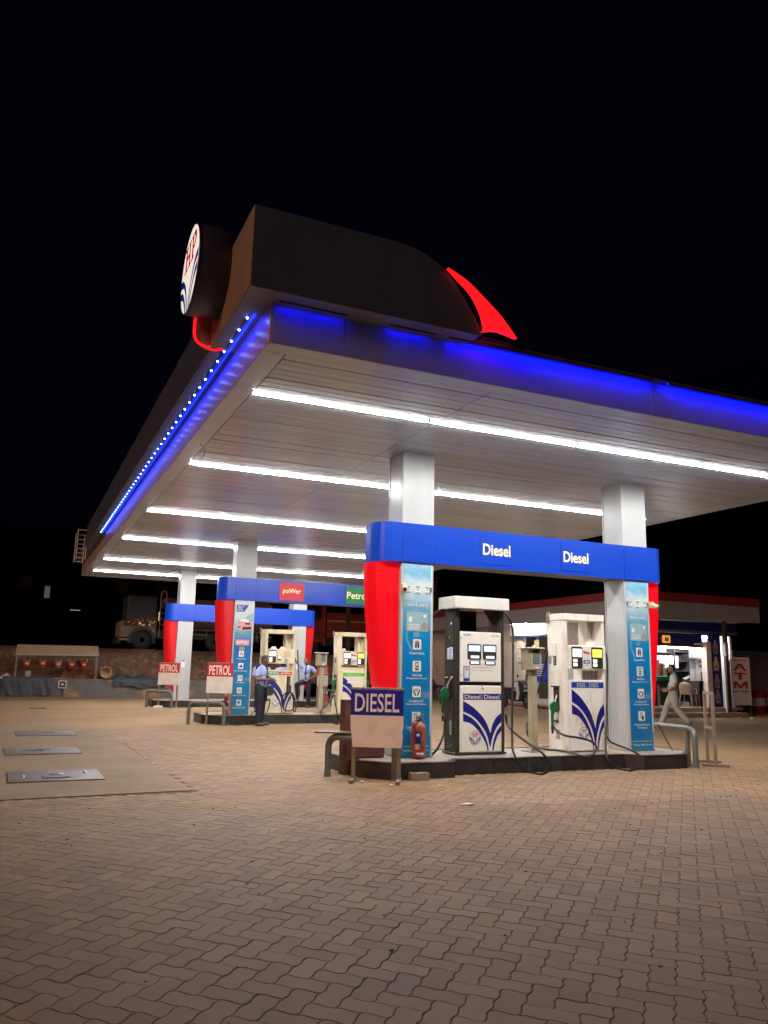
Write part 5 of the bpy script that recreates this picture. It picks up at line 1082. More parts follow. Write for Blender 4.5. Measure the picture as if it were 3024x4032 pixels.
# facade towards the pumps (X = 20.2)
FX = 20.0
part('wall', 'shop_wall', FX, FX+.15, 29.5, 38.0, 0, 3.4); part('wall', 'shop_wall', FX, FX+.15, 27.0, 29.5, 0, .32)
part('pier', 'shop_wall', FX-.03, FX+.16, 29.30, 29.75, 0, 3.4, b=.004); part('wall', 'shop_wall', FX, FX+.15, 23.2, 25.6, .0, 3.4)
g = G('shop_white'); W2(g, FX-.20, FX-.02, 26.95, 30.0, 2.92, 3.39, b=.01); sb_ = g.build('shutter_box', sh)
g = G('shop_blue'); W2(g, FX-.19, FX-.03, 26.95, 30.0, 2.87, 2.915); g.build('shutter_edge', sh)
g = G('glass'); W2(g, FX+.05, FX+.058, 27.05, 29.25, .32, 2.87); g.build('shop_window', sh)
for ya, yb in ((27.0, 27.05), (28.3, 28.34), (29.25, 29.3)): part('window_mullion', 'shop_white', FX+.02, FX+.09, ya, yb, .32, 2.87)
part('window_rail', 'steel', FX+.03, FX+.045, 27.1, 29.2, 1.22, 1.25); part('window_frosting', 'decal_grey', FX+.06, FX+.066, 28.36, 29.24, .34, 1.2)
part('wall', 'shop_wall', FX, FX+.15, 25.6, 27.0, 2.30, 3.4)
part('kick_plinth', 'shop_wall', FX-.03, FX, 27.0, 29.3, 0, .30)
# room behind the window
part('back_wall', 'shop_wall', 23.4, 23.5, 22.9, 34.0, 0, 3.38); part('back_panel', 'shop_grey', 23.36, 23.395, 27.2, 29.1, 1.2, 2.8); part('floor_slab', 'step_stone', FX, 23.4, 22.9, 34., .0, .05); part('partition', 'shop_white', FX+.2, 22.0, 26.85, 26.95, .05, 3.3)
part('step_kerb', 'step_red', 18.95, FX, 24.6, 33., 0, .10, b=.006)
part('poster_notice', 'decal_blue', FX-.02, FX-.012, 26.2, 26.75, 1.05, 1.75) if False else None
# kiosk end: Y = 22.3 opening
KY = 22.0
part('kiosk_pier', 'shop_wall', 22.85, 23.10, KY-.15, KY+.1, .31, 2.62, b=.006); part('kiosk_lintel', 'shop_blue', 20.2, 22.74, KY-.08, KY+.1, 2.42, 2.90); part('kiosk_lintel_trim', 'shop_red', 20.2, 22.74, KY-.10, KY-.085, 2.42, 2.47)
part('kiosk_back', 'shop_white', 20.2, 25.0, 23.0, 23.1, .31, 2.9); part('kiosk_wall', 'shop_white', 24.3, 24.4, KY+.1, 23.0, .31, 2.9); part('kiosk_floor', 'step_stone', 20.0, 24.4, 21.75, 23.0, .2, .31); part('kiosk_ceiling', 'shop_white', 20.2, 24.4, KY+.1, 23.0, 2.86, 2.90)
part('step', 'step_stone', 19.4, 23.75, 21.45, 21.75, .0, .31, b=.006); part('step', 'step_stone', 19.3, 23.85, 21.05, 21.449, .0, .155, b=.006)
part('dark_panel', 'shop_blue', 23.12, 23.66, KY-.05, KY+.05, .2, 2.95)
for k, (z, m) in enumerate(((2.45, 'decal_grey'), (1.85, 'decal_tan'), (1.22, 'decal_grey'), (.68, 'decal_grey'))):
    g = G(m, 'shop_red'); pts = [(-.11, -.24), (.11, -.24), (.12, .05), (.06, .14), (.05, .25), (-.05, .25), (-.06, .15), (-.12, .05)]; g.prism([(x+23.40-19, zz_+z) for x, zz_ in pts], KY-.058-21.3, KY-.051-21.3, 'y'); g.prism([(23.34-19, z-.15), (23.46-19, z-.15), (23.40-19, z+.0)], KY-.060-21.3, KY-.0585-21.3, 'y', 1); g.build('bottle_print', sh)
xa = at(ZL(285, 1300), Y=22.9).x; xb = at(ZL(482, 1300), Y=22.9).x; xc = at(ZL(200, 1300), Y=22.9).x; xd = at(ZL(770, 1300), Y=22.9).x
g = G('shelf_dark'); W2(g, xa, xb, 22.95, 22.99, .45, 2.5); W2(g, xa, xa+.03, 22.6, 22.94, .45, 2.5); W2(g, xb-.03, xb, 22.6, 22.94, .45, 2.5)
for z in (.47, .85, 1.2, 1.55, 1.9, 2.25): W2(g, xa+.031, xb-.031, 22.6, 22.94, z, z+.025)
g.build('black_shelf', sh)
for z in (1.55, 1.9, 2.2): part('wall_shelf', 'shelf_dark', xc-.5, xa-.02, 22.7, 22.98, z, z+.03)
g = G('shop_white'); W2(g, xb+.02, xd, 22.80, 22.98, 2.04, 2.07); W2(g, xb+.05, xb+.35, 22.81, 22.97, 2.08, 2.37, b=.01); W2(g, xb+.40, xb+.9, 22.81, 22.97, 2.08, 2.25, b=.01); g.build('loft_shelf', sh)
part('shelf_edge', 'shelf_dark', xb+.02, xd, 22.79, 22.799, 2.03, 2.045)
xe = at(ZL(735, 1400), Y=22.95).x; part('door_board', 'wood', xe-.05, xe+.04, 22.9, 22.98, .9, 1.55); part('door_board', 'decal_tan', xe+.12, xe+.24, 22.9, 22.98, .9, 1.52)
# interior lamps that light the rooms
def room_lamp(label, x, y, z, L, es, ax='y'):
    t = thing('ceiling_lamp', label, 'lamp', (x, y, z)); nm = 'room_glow_%d' % int(es*10)
    if nm not in MATS: glow(nm, (1, .97, .92), es)
    g = G(nm); g.tube([(0, -L/2, -.03), (0, L/2, -.03)] if ax == 'y' else [(-L/2, 0, -.03), (L/2, 0, -.03)], .02, 8); g.build('tube', t); g = G('shop_white'); (g.box(-.03, .03, -L/2, L/2, -.012, 0) if ax == 'y' else g.box(-L/2, L/2, -.03, .03, -.012, 0)); g.build('batten', t)
room_lamp('lit tube lamp inside the shop window room', 21.4, 28.2, 3.38, 1.2, 150); room_lamp('lit tube lamp inside the shop doorway room', 21.0, 25.6, 3.38, 1.2, 150); room_lamp('lit tube lamp on the ceiling of the kiosk', 21.75, 22.14, 2.41, 1.5, 150, 'x'); room_lamp('added tube lamp hidden behind the corner pier, brightening the kiosk wall', 23.6, 22.4, 2.86, .9, 150, 'x'); room_lamp('lit tube lamp under the shop eaves above the shutter box', 19.3, 28.6, 3.40, 1.2, 260)  # the lamp behind the pier is added out of view to brighten the wall
# things in and before the shop
t = thing('lit_cabinet', 'bright lit display cabinet inside the shop seen through the pump', 'cabinet', (20.6, 25.45, 0.05)); g = G('shelf_dark'); g.box(-.25, .25, -.3, .3, 0, 2.6); g.build('frame', t); g = G('lcd_white'); g.box(-.262, -.252, -.22, .25, 1.9, 2.5); g.build('lit_panel', t)
t = thing('wall_clock', 'round beige wall clock inside the shop', 'clock', (19.97, 25.35, 2.85)); g = G('decal_tan', 'decal_white'); g.lathe([(.18, -.03), (.19, -.01), (.18, .02)], 20, 0, axis='x'); g.lathe([(.16, -.034), (.16, -.031)], 20, 1, axis='x'); g.build('case', t)
t = thing('wall_notice', 'blue printed notice board on the shop window behind the payment post', 'notice', (19.93, 28.0, 1.42)); g = G('decal_blue', 'decal_white'); g.box(-.005, .005, -.50, .50, -.40, .40); [g.box(-.007, -.005, -.3, .3, .28-.09*k, .31-.09*k, 1) for k in range(6)]; g.build('panel', t)
t = thing('yellow_notice', 'small yellow notice stuck inside the shop window', 'notice', (20.04, 29.0, 1.75)); g = G('yellow_paint', 'decal_white'); g.box(-.004, .004, -.2, .2, -.17, .17); g.box(-.006, -.0045, -.17, .17, .06, .13, 1); g.build('panel', t)
t = thing('switch_box', 'small white switch box on the shop pier', 'switch box', (19.955, 29.5, 1.95)); g = G('shop_white', 'print_pale'); g.box(-.03, .012, -.13, .13, -.13, .13, b=.01); g.box(-.033, -.031, -.08, .08, -.06, .07, 1); g.build('box', t)
t = thing('folding_rack', 'dark folded chairs and rack leaning inside the shop window', 'rack', (20.6, 27.6, .05)); g = G('shelf_dark'); [g.tube([(.05*k, -.3+.16*k, 0), (.05*k, -.22+.16*k, 1.25)], .02, 6) for k in range(4)]; g.tube([(0, -.3, 1.2), (.15, .4, 1.2)], .018, 6); g.build('tubes', t); g = G('yellow_bottle'); g.box(.2, .3, -.35, .1, .7, 1.2, b=.05); g.build('yellow_bundle', t)

def chair(label, loc, rz):
    t = thing('plastic_chair', label, 'chair', loc, rz); m = 'plastic_chair'
    g = G(m); g.prism([(-.23, -.22), (.23, -.22), (.21, .22), (-.21, .22)], .42, .45, 'z'); g.build('seat', t)
    g = G(m); n = 9; vs = []; 
    for j in range(5):
        z = .45 + .42*j/4
        for i in range(n): a = rad(-80+160*i/(n-1)); k = 1 - .1*(j/4)*abs(math.sin(a)); hh = z - (.20*(abs(a)/rad(80))**2)*(j/4); vs.append((.24*math.sin(a)*1.05, .06+.19*math.cos(a)+.05*j/4, hh))
    fs = [(j*n+i, j*n+i+1, (j+1)*n+i+1, (j+1)*n+i) for j in range(4) for i in range(n-1)]; m_ = len(vs); vs += [(x*.94, y-.012, z) for x, y, z in vs]; fs += [tuple(q+m_ for q in f[::-1]) for f in fs]; fs += [(4*n+i, 4*n+i+1, m_+4*n+i+1, m_+4*n+i) for i in range(n-1)]
    g.add(vs, fs, 0, True); g.build('backrest', t)
    for x in (-1, 1):
        for y in (-1, 1): g = G(m); g.tube([(x*.19, y*.18, .43), (x*.23, y*.24, 0)], [.028, .02], 6); g.build('leg', t)
        g = G(m); g.tube(crom([(x*.24, -.22, .43), (x*.26, -.2, .60), (x*.26, 0, .63), (x*.25, .12, .66)], 3), .022, 6); g.build('armrest', t)
chair('beige plastic armchair standing in the kiosk behind the walking man', (at(ZL(540, 1700), Y=22.2).x, 22.2, .312), rad(115))
t = thing('small_desk', 'dark wooden desk with open front in the kiosk', 'desk', (at(ZL(715, 1700), Y=22.3).x, 22.3, .312)); g = G('shelf_dark'); g.box(-.32, .32, -.25, .25, .88, .91); g.box(-.32, -.29, -.25, .25, 0, .88); g.box(.29, .32, -.25, .25, 0, .88); g.box(-.29, .29, .2, .23, 0, .88); g.box(-.29, .29, -.24, .2, .60, .62); g.build('desk', t)
t = thing('counter_goods', 'cluttered kiosk counter with green tray, bottles and papers', 'counter', (20.85, 22.25, .312)); g = G('shelf_dark'); g.box(-.4, .3, -.2, .2, .0, .9); g.build('counter', t); g = G('green_plastic'); g.box(-.2, .28, -.22, .1, .90, 1.05, b=.01); g.build('tray', t)
for k, (x, m, h) in enumerate(((-.3, 'bucket_red', .35), (-.05, 'shop_white', .5), (.15, 'bucket_red', .45), (.25, 'shop_white', .3))): g = G(m); g.box(x-.06, x+.06, -.1, .02, 1.06, 1.06+h, b=.01); g.build('packet', t)
t = thing('wall_papers', 'white papers hanging on the kiosk back shelf', 'papers', (xc+.1, 22.62, 1.15)); 
for k in range(4): g = G('litter'); g.box(-.5+.24*k, -.32+.24*k, -.01, .0, .62-.1*(k % 2), .95); g.build('sheet', t)
g = G('litter'); g.prism([(.55, .15), (.95, .28), (.92, .20), (.72, .10)], -.02, 0, 'y'); g.build('sheet', t)
t = thing('pedestal_fan', 'grey round base of a pedestal stand inside the kiosk', 'stand', (20.62, 21.95, .312)); g = G('pipe_grey'); g.lathe([(.2, 0), (.19, .03), (.03, .05)], 16); g.build('base', t); g = G('pipe_grey'); g.tube([(0, 0, .05), (0, 0, .75)], .05, 10); g.build('stem', t)
t = thing('wall_sticker', 'red and blue printed sticker on the white kiosk wall', 'sticker', (xe-.05, 22.99, 1.85)); g = G('shop_white', 'decal_red', 'decal_blue'); g.box(-.08, .08, -.008, -.002, -.2, .12); g.box(-.07, .07, -.011, -.009, .04, .10, 1); g.box(-.05, .06, -.011, -.009, -.14, -.04, 2); g.build('sheet', t)
t = thing('lit_app_sign', 'small lit orange square sign over the kiosk opening', 'sign', (21.0, KY-.12, 2.66)); glow('orange_lit', (1., .38, .05), .6); g = G('orange_lit', 'decal_navy', 'decal_white'); g.prism(rrect(-.17, .17, -.13, .13, .04), -.02, .02, 'y'); g.prism(rect(-.08, .09, -.07, .06), -.024, -.021, 'y', 1); g.prism([(-.06, -.05), (.0, .05), (.06, .04), (.0, -.03)], -.027, -.0245, 'y', 2); g.build('face', t)
t = thing('kiosk_sign_strip', 'small white lettered strip above the kiosk wall', 'sign', (22.52, KY-.12, 2.53)); g = G('decal_white'); g.box(-.2, .2, -.01, .02, -.035, .035); g.build('panel', t)
t = thing('awning_pole', 'dark square pole at the kiosk corner', 'pole', (23.20, 21.30, 0)); g = G('dark_grey', 'decal_grey'); g.box(-.07, .07, -.07, .07, 0, 2.1, 0, b=.006); g.box(-.075, .075, -.075, .075, 2.1, 2.6, 1, b=.006); g.box(-.06, .06, -.06, .06, 2.601, 3.36, 0); g.build('pole', t)
t = thing('light_batten', 'long white unlit tube standing beside the kiosk pole', 'tube', (23.02, 21.22, .155)); g = G('shop_white'); g.box(-.035, .035, -.03, .03, .12, 1.95, b=.006); g.box(-.02, .02, -.02, .02, 0, .12); g.build('tube', t)
# standee
st = thing('atm_standee', 'white MICRO ATM money transfer banner stand beside the kiosk pole', 'banner stand', (24.48, 21.85, 0)); g = G('banner'); mat('banner', (.86, .85, .84), .5, c2=(.78, .78, .78), sc=2); g.box(-.49, .49, -.01, .01, .38, 2.11, b=.003); g.build('banner', st)
for s in (-1, 1): g = G('dark_grey'); g.box(s*.47-.025, s*.47+.025, .012, .05, .0, 2.0); g.build('leg', st)
g = G('dark_grey'); g.box(.40, .54, -.1, .1, 0, .10); g.build('foot', st)
for s, z, w, h, m in (('MICRO', 2.0, .66, .075, 'decal_red'), ('MONEY TRANSFER', .87, .86, .07, 'decal_black')): text('lettering', s, m, st, (-.03, -.013, z), w=w, h=h, bold=.02)
for q, z in (([[(-.36, 0), (-.20, 0), (-.13, .085), (.13, .085), (.20, 0), (.36, 0), (.09, .27), (-.09, .27)]], 1.61), ([[(-.09, 0), (.09, 0), (.09, .19), (.32, .19), (.32, .25), (-.32, .25), (-.32, .19), (-.09, .19)]], 1.30), ([[(-.36, 0), (-.22, 0), (-.22, .15), (-.05, 0), (.05, 0), (.22, .15), (.22, 0), (.36, 0), (.36, .25), (.20, .25), (0, .10), (-.20, .25), (-.36, .25)]], .98)):
    decal('letter', [(0, [(x-.03, zz_+z) for x, zz_ in p], 0) for p in q] + ([(1, [(-.03-.07, z+.125), (-.03+.07, z+.125), (-.03, z+.20)], .001)] if z > 1.5 else []), st, (0, -.013, 0), ['decal_red', 'banner'])
def drum(label, x, y, z, lying=False):
    t = thing('oil_drum', label, 'drum', (x, y, z), 0, 'red and white oil drums beside the banner'); 
    for nm, m, z0, z1 in (('lower_band', 'drum_red', 0, .30), ('middle_band', 'drum_white', .30, .60), ('upper_band', 'drum_red', .60, .88)):
        g = G(m); g.lathe([(.28, z0), (.285, z0+.012), (.285, z1-.012), (.29, z1-.006), (.28, z1)], 20); g.build(nm, t)
drum('red and white oil drum directly behind the banner stand', 25.65, 23.2, 0); drum('red and white oil drum standing clear beside the banner stand', 26.75, 23.1, 0); drum('red and white oil drum furthest from the banner stand', 27.5, 23.3, 0)
litter('yellow plastic bottle lying on the ground before the banner', at(ZL(1240, 1968), Z=.002), .13, 11, 'yellow_bottle', True); litter('white cup lying beside the banner foot', at(ZL(1400, 1980), Z=.002), .08, 12)
# side shed behind the drums
sd = thing('drum_shed', 'dark lean-to shed with corrugated roof edge and grey wall behind the drums', 'shed', (26, 23.8, 0)); g = G('shop_grey'); g.box(-2.1, 6, .6, .75, 0, 2.45); g.build('wall', sd)
g = G('far_dark'); n = 60; vs = []
for i in range(n+1): x = -2.4 + 9*i/n; z = 3.0 + .03*math.sin(i*1.9) - .01*i*.2; vs += [(x, -1.4, z), (x, 1.0, z+.25)]
g.add(vs, [(2*i, 2*i+2, 2*i+3, 2*i+1) for i in range(n)]); g.build('roof_sheet', sd, fix=False)
g = G('dark_grey'); g.box(1.3, 1.36, -1.3, -1.24, 0, 3.0); g.build('post', sd)
# metal shed roof behind the shop
rf = thing('truss_roof', 'faint metal sheet roof rising behind the shop', 'roof', (18.5, 40, 0)); g = G('shop_grey'); g.add([(-2.6, 0, 5.2), (3.2, 0, 6.6), (3.2, 6, 6.6), (-2.6, 6, 5.2)], [(0, 1, 2, 3)]); g.build('sheet', rf, fix=False)
for k in range(6): g = G('dark_grey'); a = -2.4 + k*1.1; g.tube([(a, -.05, 5.2+(a+2.6)*.241), (a, 6, 5.2+(a+2.6)*.241)], .04, 6); g.build('purlin', rf)
for x in (-2.3, 3.0): g = G('dark_grey'); g.box(x-.1, x+.1, .1, .3, 0, 5.2+(x+2.6)*.241-.05); g.build('post', rf)

# scooters
def scooter(label, loc, rz):
    t = thing('scooter', label, 'scooter', loc, rz, 'parked scooters before the shop')   # faces -Y locally
    for nm, y, r in (('front_wheel', -.62, .25), ('rear_wheel', .60, .25)):
        g = G('rubber'); g.lathe([(r-.09, -.045), (r-.02, -.05), (r, -.025), (r, .025), (r-.02, .05), (r-.09, .045)], 24, axis='x', M=Matrix.Translation((0, y, r))); wv = g.build(nm, t)
        g = G('steel'); g.lathe([(r-.10, -.02), (r-.085, -.035), (r-.085, .035), (r-.10, .02)], 20, axis='x', M=Matrix.Translation((0, y, r))); [g.tube([(0, y, r), (0, y+(r-.09)*math.cos(a*1.257), r+(r-.09)*math.sin(a*1.257))], .014, 6) for a in range(5)]; g.build('rim', wv)
    g = G('scoot_dark'); g.prism(sm2([(-.84, .44), (-.72, .54), (-.58, .55), (-.46, .47)], 4) + [(-.5, .45), (-.6, .50), (-.72, .49), (-.82, .42)], -.06, .06, 'x'); g.build('mudguard', t)
    g = G('scoot_dark'); g.prism(sm2([(-.40, .30), (-.50, .62), (-.48, .92), (-.36, 1.06), (-.28, 1.0), (-.34, .62), (-.28, .34)], 4), -.16, .16, 'x'); g.build('leg_shield', t)
    g = G('scoot_dark'); g.box(-.17, .17, -.32, .12, .27, .34, b=.02); g.build('floorboard', t)
    g = G('scoot_dark'); g.prism(sm2([(.10, .34), (.06, .60), (.16, .72), (.60, .76), (.86, .70), (.80, .56), (.56, .42), (.30, .34)], 4), -.17, .17, 'x'); g.build('tail_body', t)
    g = G('rubber'); g.prism(sm2([(.08, .74), (.12, .80), (.40, .80), (.70, .84), (.78, .78), (.60, .765)], 4), -.14, .14, 'x'); g.build('seat', t)
    g = G('lcd_dim', 'decal_grey'); mat('lcd_dim', (.5, .52, .55), .15) if 'lcd_dim' not in MATS else None; g.prism(rrect(-.07, .07, .80, .93, .03), -.515, -.48, 'y'); g.build('headlamp', t); g = G('decal_white'); g.box(-.12, .12, -.525, -.517, .66, .73); g.build('number_plate', t)
    g = G('pipe_grey'); g.tube([(0, -.36, 1.0), (0, -.42, .6), (0, -.60, .30)], .03, 8); g.tube([(-.08, -.55, .45), (-.08, -.62, .25)], .022, 6); g.tube([(.08, -.55, .45), (.08, -.62, .25)], .022, 6); g.build('fork', t)
    g = G('rubber'); g.tube([(-.34, -.24, 1.02), (-.18, -.33, 1.06), (.18, -.33, 1.06), (.34, -.24, 1.02)], .018, 8); g.build('handlebar', t)
    for s in (-1, 1): g = G('rubber'); g.tube([(s*.22, -.33, 1.06), (s*.28, -.36, 1.22)], .008, 5); g.lathe([(.05, -.01), (.055, 0), (.05, .01)], 12, axis='y', M=Matrix.Translation((s*.28, -.36, 1.25))); g.build('mirror', t)
    return t
mat('scoot_dark', (.025, .03, .04), .25, coat=.5)
scooter('dark scooter parked facing out before the shop window, seen past the pump hose', (17.85, 26.75, 0), rad(18))
scooter('dark scooter half hidden behind the black diesel pump', (15.6, 27.6, 0), rad(10))
# ================================================================== LEFT BACKGROUND
wl_ = thing('boundary_wall', 'low stained boundary wall partly draped with dark tarpaulin', 'wall', (2, 35.75, 0)); g = G('wall_plaster'); n = 60; top = [(-14+24*i/n, .72 + .02*math.sin(i*1.7)+.015*math.sin(i*.6)) for i in range(n+1)]
g.prism([(-14, 0)] + top + [(10, 0)] if False else [(-14, -.02)] + top + [(10, -.02)], 0, .28, 'y'); g.build('masonry', wl_)
def drape(name, label, x0, x1, y, ztop, zbot, seed, mt, depth=.10):
    r5 = random.Random(seed); nx_, nz_ = 44, 12; vs = []; ph = r5.uniform(0, 6)
    for j in range(nz_):
        for i in range(nx_):
            u = i/(nx_-1); v = j/(nz_-1); x = x0+(x1-x0)*u
            fold = .030*math.sin(u*11+ph+3.5*v) + .022*math.sin(u*23+2*ph-5*v+1.5*math.sin(u*7)) + .014*math.sin(u*47-7*v+ph) + r5.uniform(-.006, .006)
            z = ztop - (ztop-zbot)*max(0, (v-.25)/.75) + (.012*math.sin(u*23) if v < .3 else 0)
            if j == nz_-1: z = zbot + .05*math.sin(u*9+ph) + .03*math.sin(u*21)
            yy = y + .22 - .24*min(1, v/.25) - (fold+.04+depth*v*.5)*max(0, min(1, (v-.2)/.3))
            vs.append((x, yy, z + (.03*(1-min(1, v/.25)) if v < .25 else 0)))
    g = G(mt); g.add(vs, [(j*nx_+i, j*nx_+i+1, (j+1)*nx_+i+1, (j+1)*nx_+i) for j in range(nz_-1) for i in range(nx_-1)], 0, True); o = g.build(name, fix=False); tag(o, label, 'tarpaulin'); return o
drape('tarpaulin', 'dark grey tarpaulin draped over the boundary wall below the bucket shelter', -.35, 1.55, 35.75, .76, .03, 1, 'tarp')
drape('tarpaulin', 'shorter grey tarpaulin hanging on the boundary wall beside the terracotta pot', 3.9, 6.0, 35.75, .76, .42, 2, 'tarp')
drape('tarpaulin', 'loose dark tarpaulin slumped over the wall end beside the shelter post', -2.6, -.45, 35.75, .70, .30, 4, 'tarp', .3)
# fire bucket shelter
s_ = thing('bucket_shelter', 'sheet roofed shelter with red fire buckets above the boundary wall', 'shelter', (1.62, 36.2, .66))
for x in (-1.52, 1.55): g = G('pipe_grey'); g.box(x-.035, x+.035, -.30, -.23, -.62 if x > 0 else .05, 1.08); g.build('post', s_); g = G('pipe_grey'); g.box(x-.035, x+.035, .30, .37, 0, 1.22); g.build('post', s_)
g = G('shelter_sheet'); g.add([(-1.58, -.42, 1.03), (1.60, -.42, 1.06), (1.58, .05, 1.42), (-1.56, .05, 1.40), (-1.56, .52, 1.2), (1.58, .52, 1.2)], [(0, 1, 2, 3), (3, 2, 5, 4)]); g.add([(-1.58, -.425, 1.03), (1.60, -.425, 1.06), (1.60, -.425, 1.00), (-1.58, -.425, .97)], [(0, 1, 2, 3)]); g.build('roof_sheet', s_, fix=False)
g = G('pipe_grey'); g.tube([(-1.5, -.2, .88), (1.52, -.2, .88)], .02, 6); g.build('hook_rail', s_)
for k, (x, fade) in enumerate(((-1.12, 0), (-.53, 0), (.06, 1), (.58, 0), (1.06, 0))):
    t = thing('fire_bucket', ['red fire bucket hanging above the small pale drum', 'red fire bucket between the pale drum and the faded bucket', 'faded orange fire bucket hanging in the middle of the shelter', 'red fire bucket beside the faded one, before the brick stack', 'red fire bucket beside the shelter post next to the terracotta pot'][k], 'bucket', (1.62+x, 36.0, 1.14), 0, 'fire buckets in the shelter')
    mt = 'bucket_fade' if fade else 'bucket_red'; mat('bucket_fade', (.48, .16, .08), .55, c2=(.40, .2, .12), sc=5) if 'bucket_fade' not in MATS else None
    g = G(mt); g.lathe([(.02, -.0), (.10, .0), (.14, .25), (.152, .29), (.145, .29), (.13, .25), (.09, .02), (.02, .02)], 18); g.build('pail', t)
    g = G('steel'); g.tube(crom([(-.145, 0, .28), (-.11, 0, .36), (0, 0, .40), (.11, 0, .36), (.145, 0, .28)], 4), .006, 5); g.build('handle', t); text('lettering', 'FIRE', 'decal_white', t, (0, -.135, .16), w=.13, h=.06, bold=.03)
rb = random.Random(9)
bm2 = G('laterite'); bm2.box(-.125, .125, -.10, .10, 0, .20, b=.012); bm2 = bm2.mesh('laterite_brick')
k = 0
for row, (n, x0) in enumerate(((7, 1.95), (6, 2.0), (5, 2.15), (3, 2.45))):
    for i in range(n):
        o = obj('laterite_brick', bm2); o.location = (x0 + .262*i + rb.uniform(-.01, .01), 36.5 + rb.uniform(-.02, .02), .66 + .202*row); o.rotation_euler = (0, 0, rb.uniform(-.06, .06)); tag(o, 'reddish laterite brick in the stack behind the fire buckets', 'brick', 'stacked laterite bricks in the shelter')
t = thing('white_drum', 'pale small drum under the first fire bucket', 'drum', (.56, 36.15, .70)); g = G('decal_grey'); g.lathe([(.12, 0), (.125, .02), (.13, .28), (.12, .30)], 16); g.build('drum', t)
t = thing('terracotta_pot', 'large terracotta pot lying on its side on the boundary wall', 'pot', (3.55, 35.86, 1.0)); g = G('terracotta'); M = Matrix.Rotation(rad(8), 4, 'Z'); g.lathe([(.02, .30), (.16, .30), (.20, .0), (.235, -.08), (.25, -.10), (.22, -.10), (.17, .0), (.13, .24), (.02, .24)], 24, axis='y', M=M); g.build('pot', t)
r6 = random.Random(12); vs = []; n1, n2 = 22, 9
for j in range(n2):
    for i in range(n1): u = i/(n1-1); v = j/(n2-1); e = math.sin(math.pi*u)**.5*math.sin(math.pi*v)**.6; vs.append((3.85+1.55*u, 35.83+.5*v, .735 + e*(.15+.10*math.sin(u*9)+.05*math.sin(u*21+v*9)) + r6.uniform(0, .02)))
g = G('tarp_green'); g.add(vs, [(j*n1+i, j*n1+i+1, (j+1)*n1+i+1, (j+1)*n1+i) for j in range(n2-1) for i in range(n1-1)], 0, True); tag(g.build('tarpaulin_heap', fix=False), 'crumpled dark green tarpaulin heap on the wall beside the terracotta pot', 'tarpaulin')
t = thing('meter_box', 'small white framed box fixed on the boundary wall under the shelter', 'box', (1.9, 35.72, .49), 0); g = G('shop_white', 'dark_grey', 'steel'); M = Matrix.Rotation(rad(3), 4, 'Y')
for a in ((-.15, .15, .125, .15), (-.15, .15, -.15, -.125), (-.15, -.125, -.125, .125), (.125, .15, -.125, .125)): g.box(a[0], a[1], -.06, .028, a[2], a[3], 0, M=M)
g.box(-.125, .125, -.01, .028, -.125, .125, 1, M=M); g.lathe([(.05, -.03), (.03, -.011)], 12, 2, axis='y', M=M); g.build('box', t); g = G('dark_grey'); g.tube([(-.02, 0, -.15), (-.02, .0, -.46)], .015, 6); g.tube([(.04, 0, -.15), (.06, 0, -.46)], .015, 6); g.build('conduit', t)
t = thing('rubble_sack', 'pale sack of rubble on the ground at the tarpaulin end of the wall', 'sack', (-.75, 35.3, 0)); g = G('terracotta'); g.box(-.35, .2, -.15, .2, 0, .22, b=.06); g.build('sack', t)
t = thing('white_sheet_scrap', 'pale crumpled sheet on the earth beside the shelter post', 'sheet', (-.25, 36.3, .70)); g = G('litter'); g.add([(-.25, 0, 0), (.15, -.05, 0), (.2, .2, .05), (.05, .25, .22), (-.1, .2, .1)], [(0, 1, 3, 4), (1, 2, 3)]); g.build('sheet', t, fix=False)
t = thing('rubble_stone', 'flat pale stone lying at the foot of the far pipe guard', 'stone', (4.42, 27.35, 0)); g = G('worn_board'); g.prism([(-.15, 0), (.16, 0), (.14, .07), (.0, .09), (-.13, .06)], -.08, .08, 'y'); g.build('stone', t)
# traffic cone
t = thing('traffic_cone', 'red and white traffic cone beside the far pipe guard', 'cone', (11.9, 31.8, 0)); t.scale = (.72, .72, .72); 
for nm, m, z0, z1 in (('base', 'cone_red', 0, .04), ('lower_band', 'cone_red', .04, .48), ('white_band', 'decal_white', .48, .72), ('tip', 'cone_red', .72, 1.06)):
    mat('cone_red', (.55, .03, .03), .5) if 'cone_red' not in MATS else None; g = G(m); rr = lambda z: .20 - .155*z/1.06
    if nm == 'base': g.box(-.24, .24, -.24, .24, 0, .04, b=.008)
    else: g.lathe([(rr(z0), z0), (rr(z1), z1)], 20)
    g.build(nm, t)
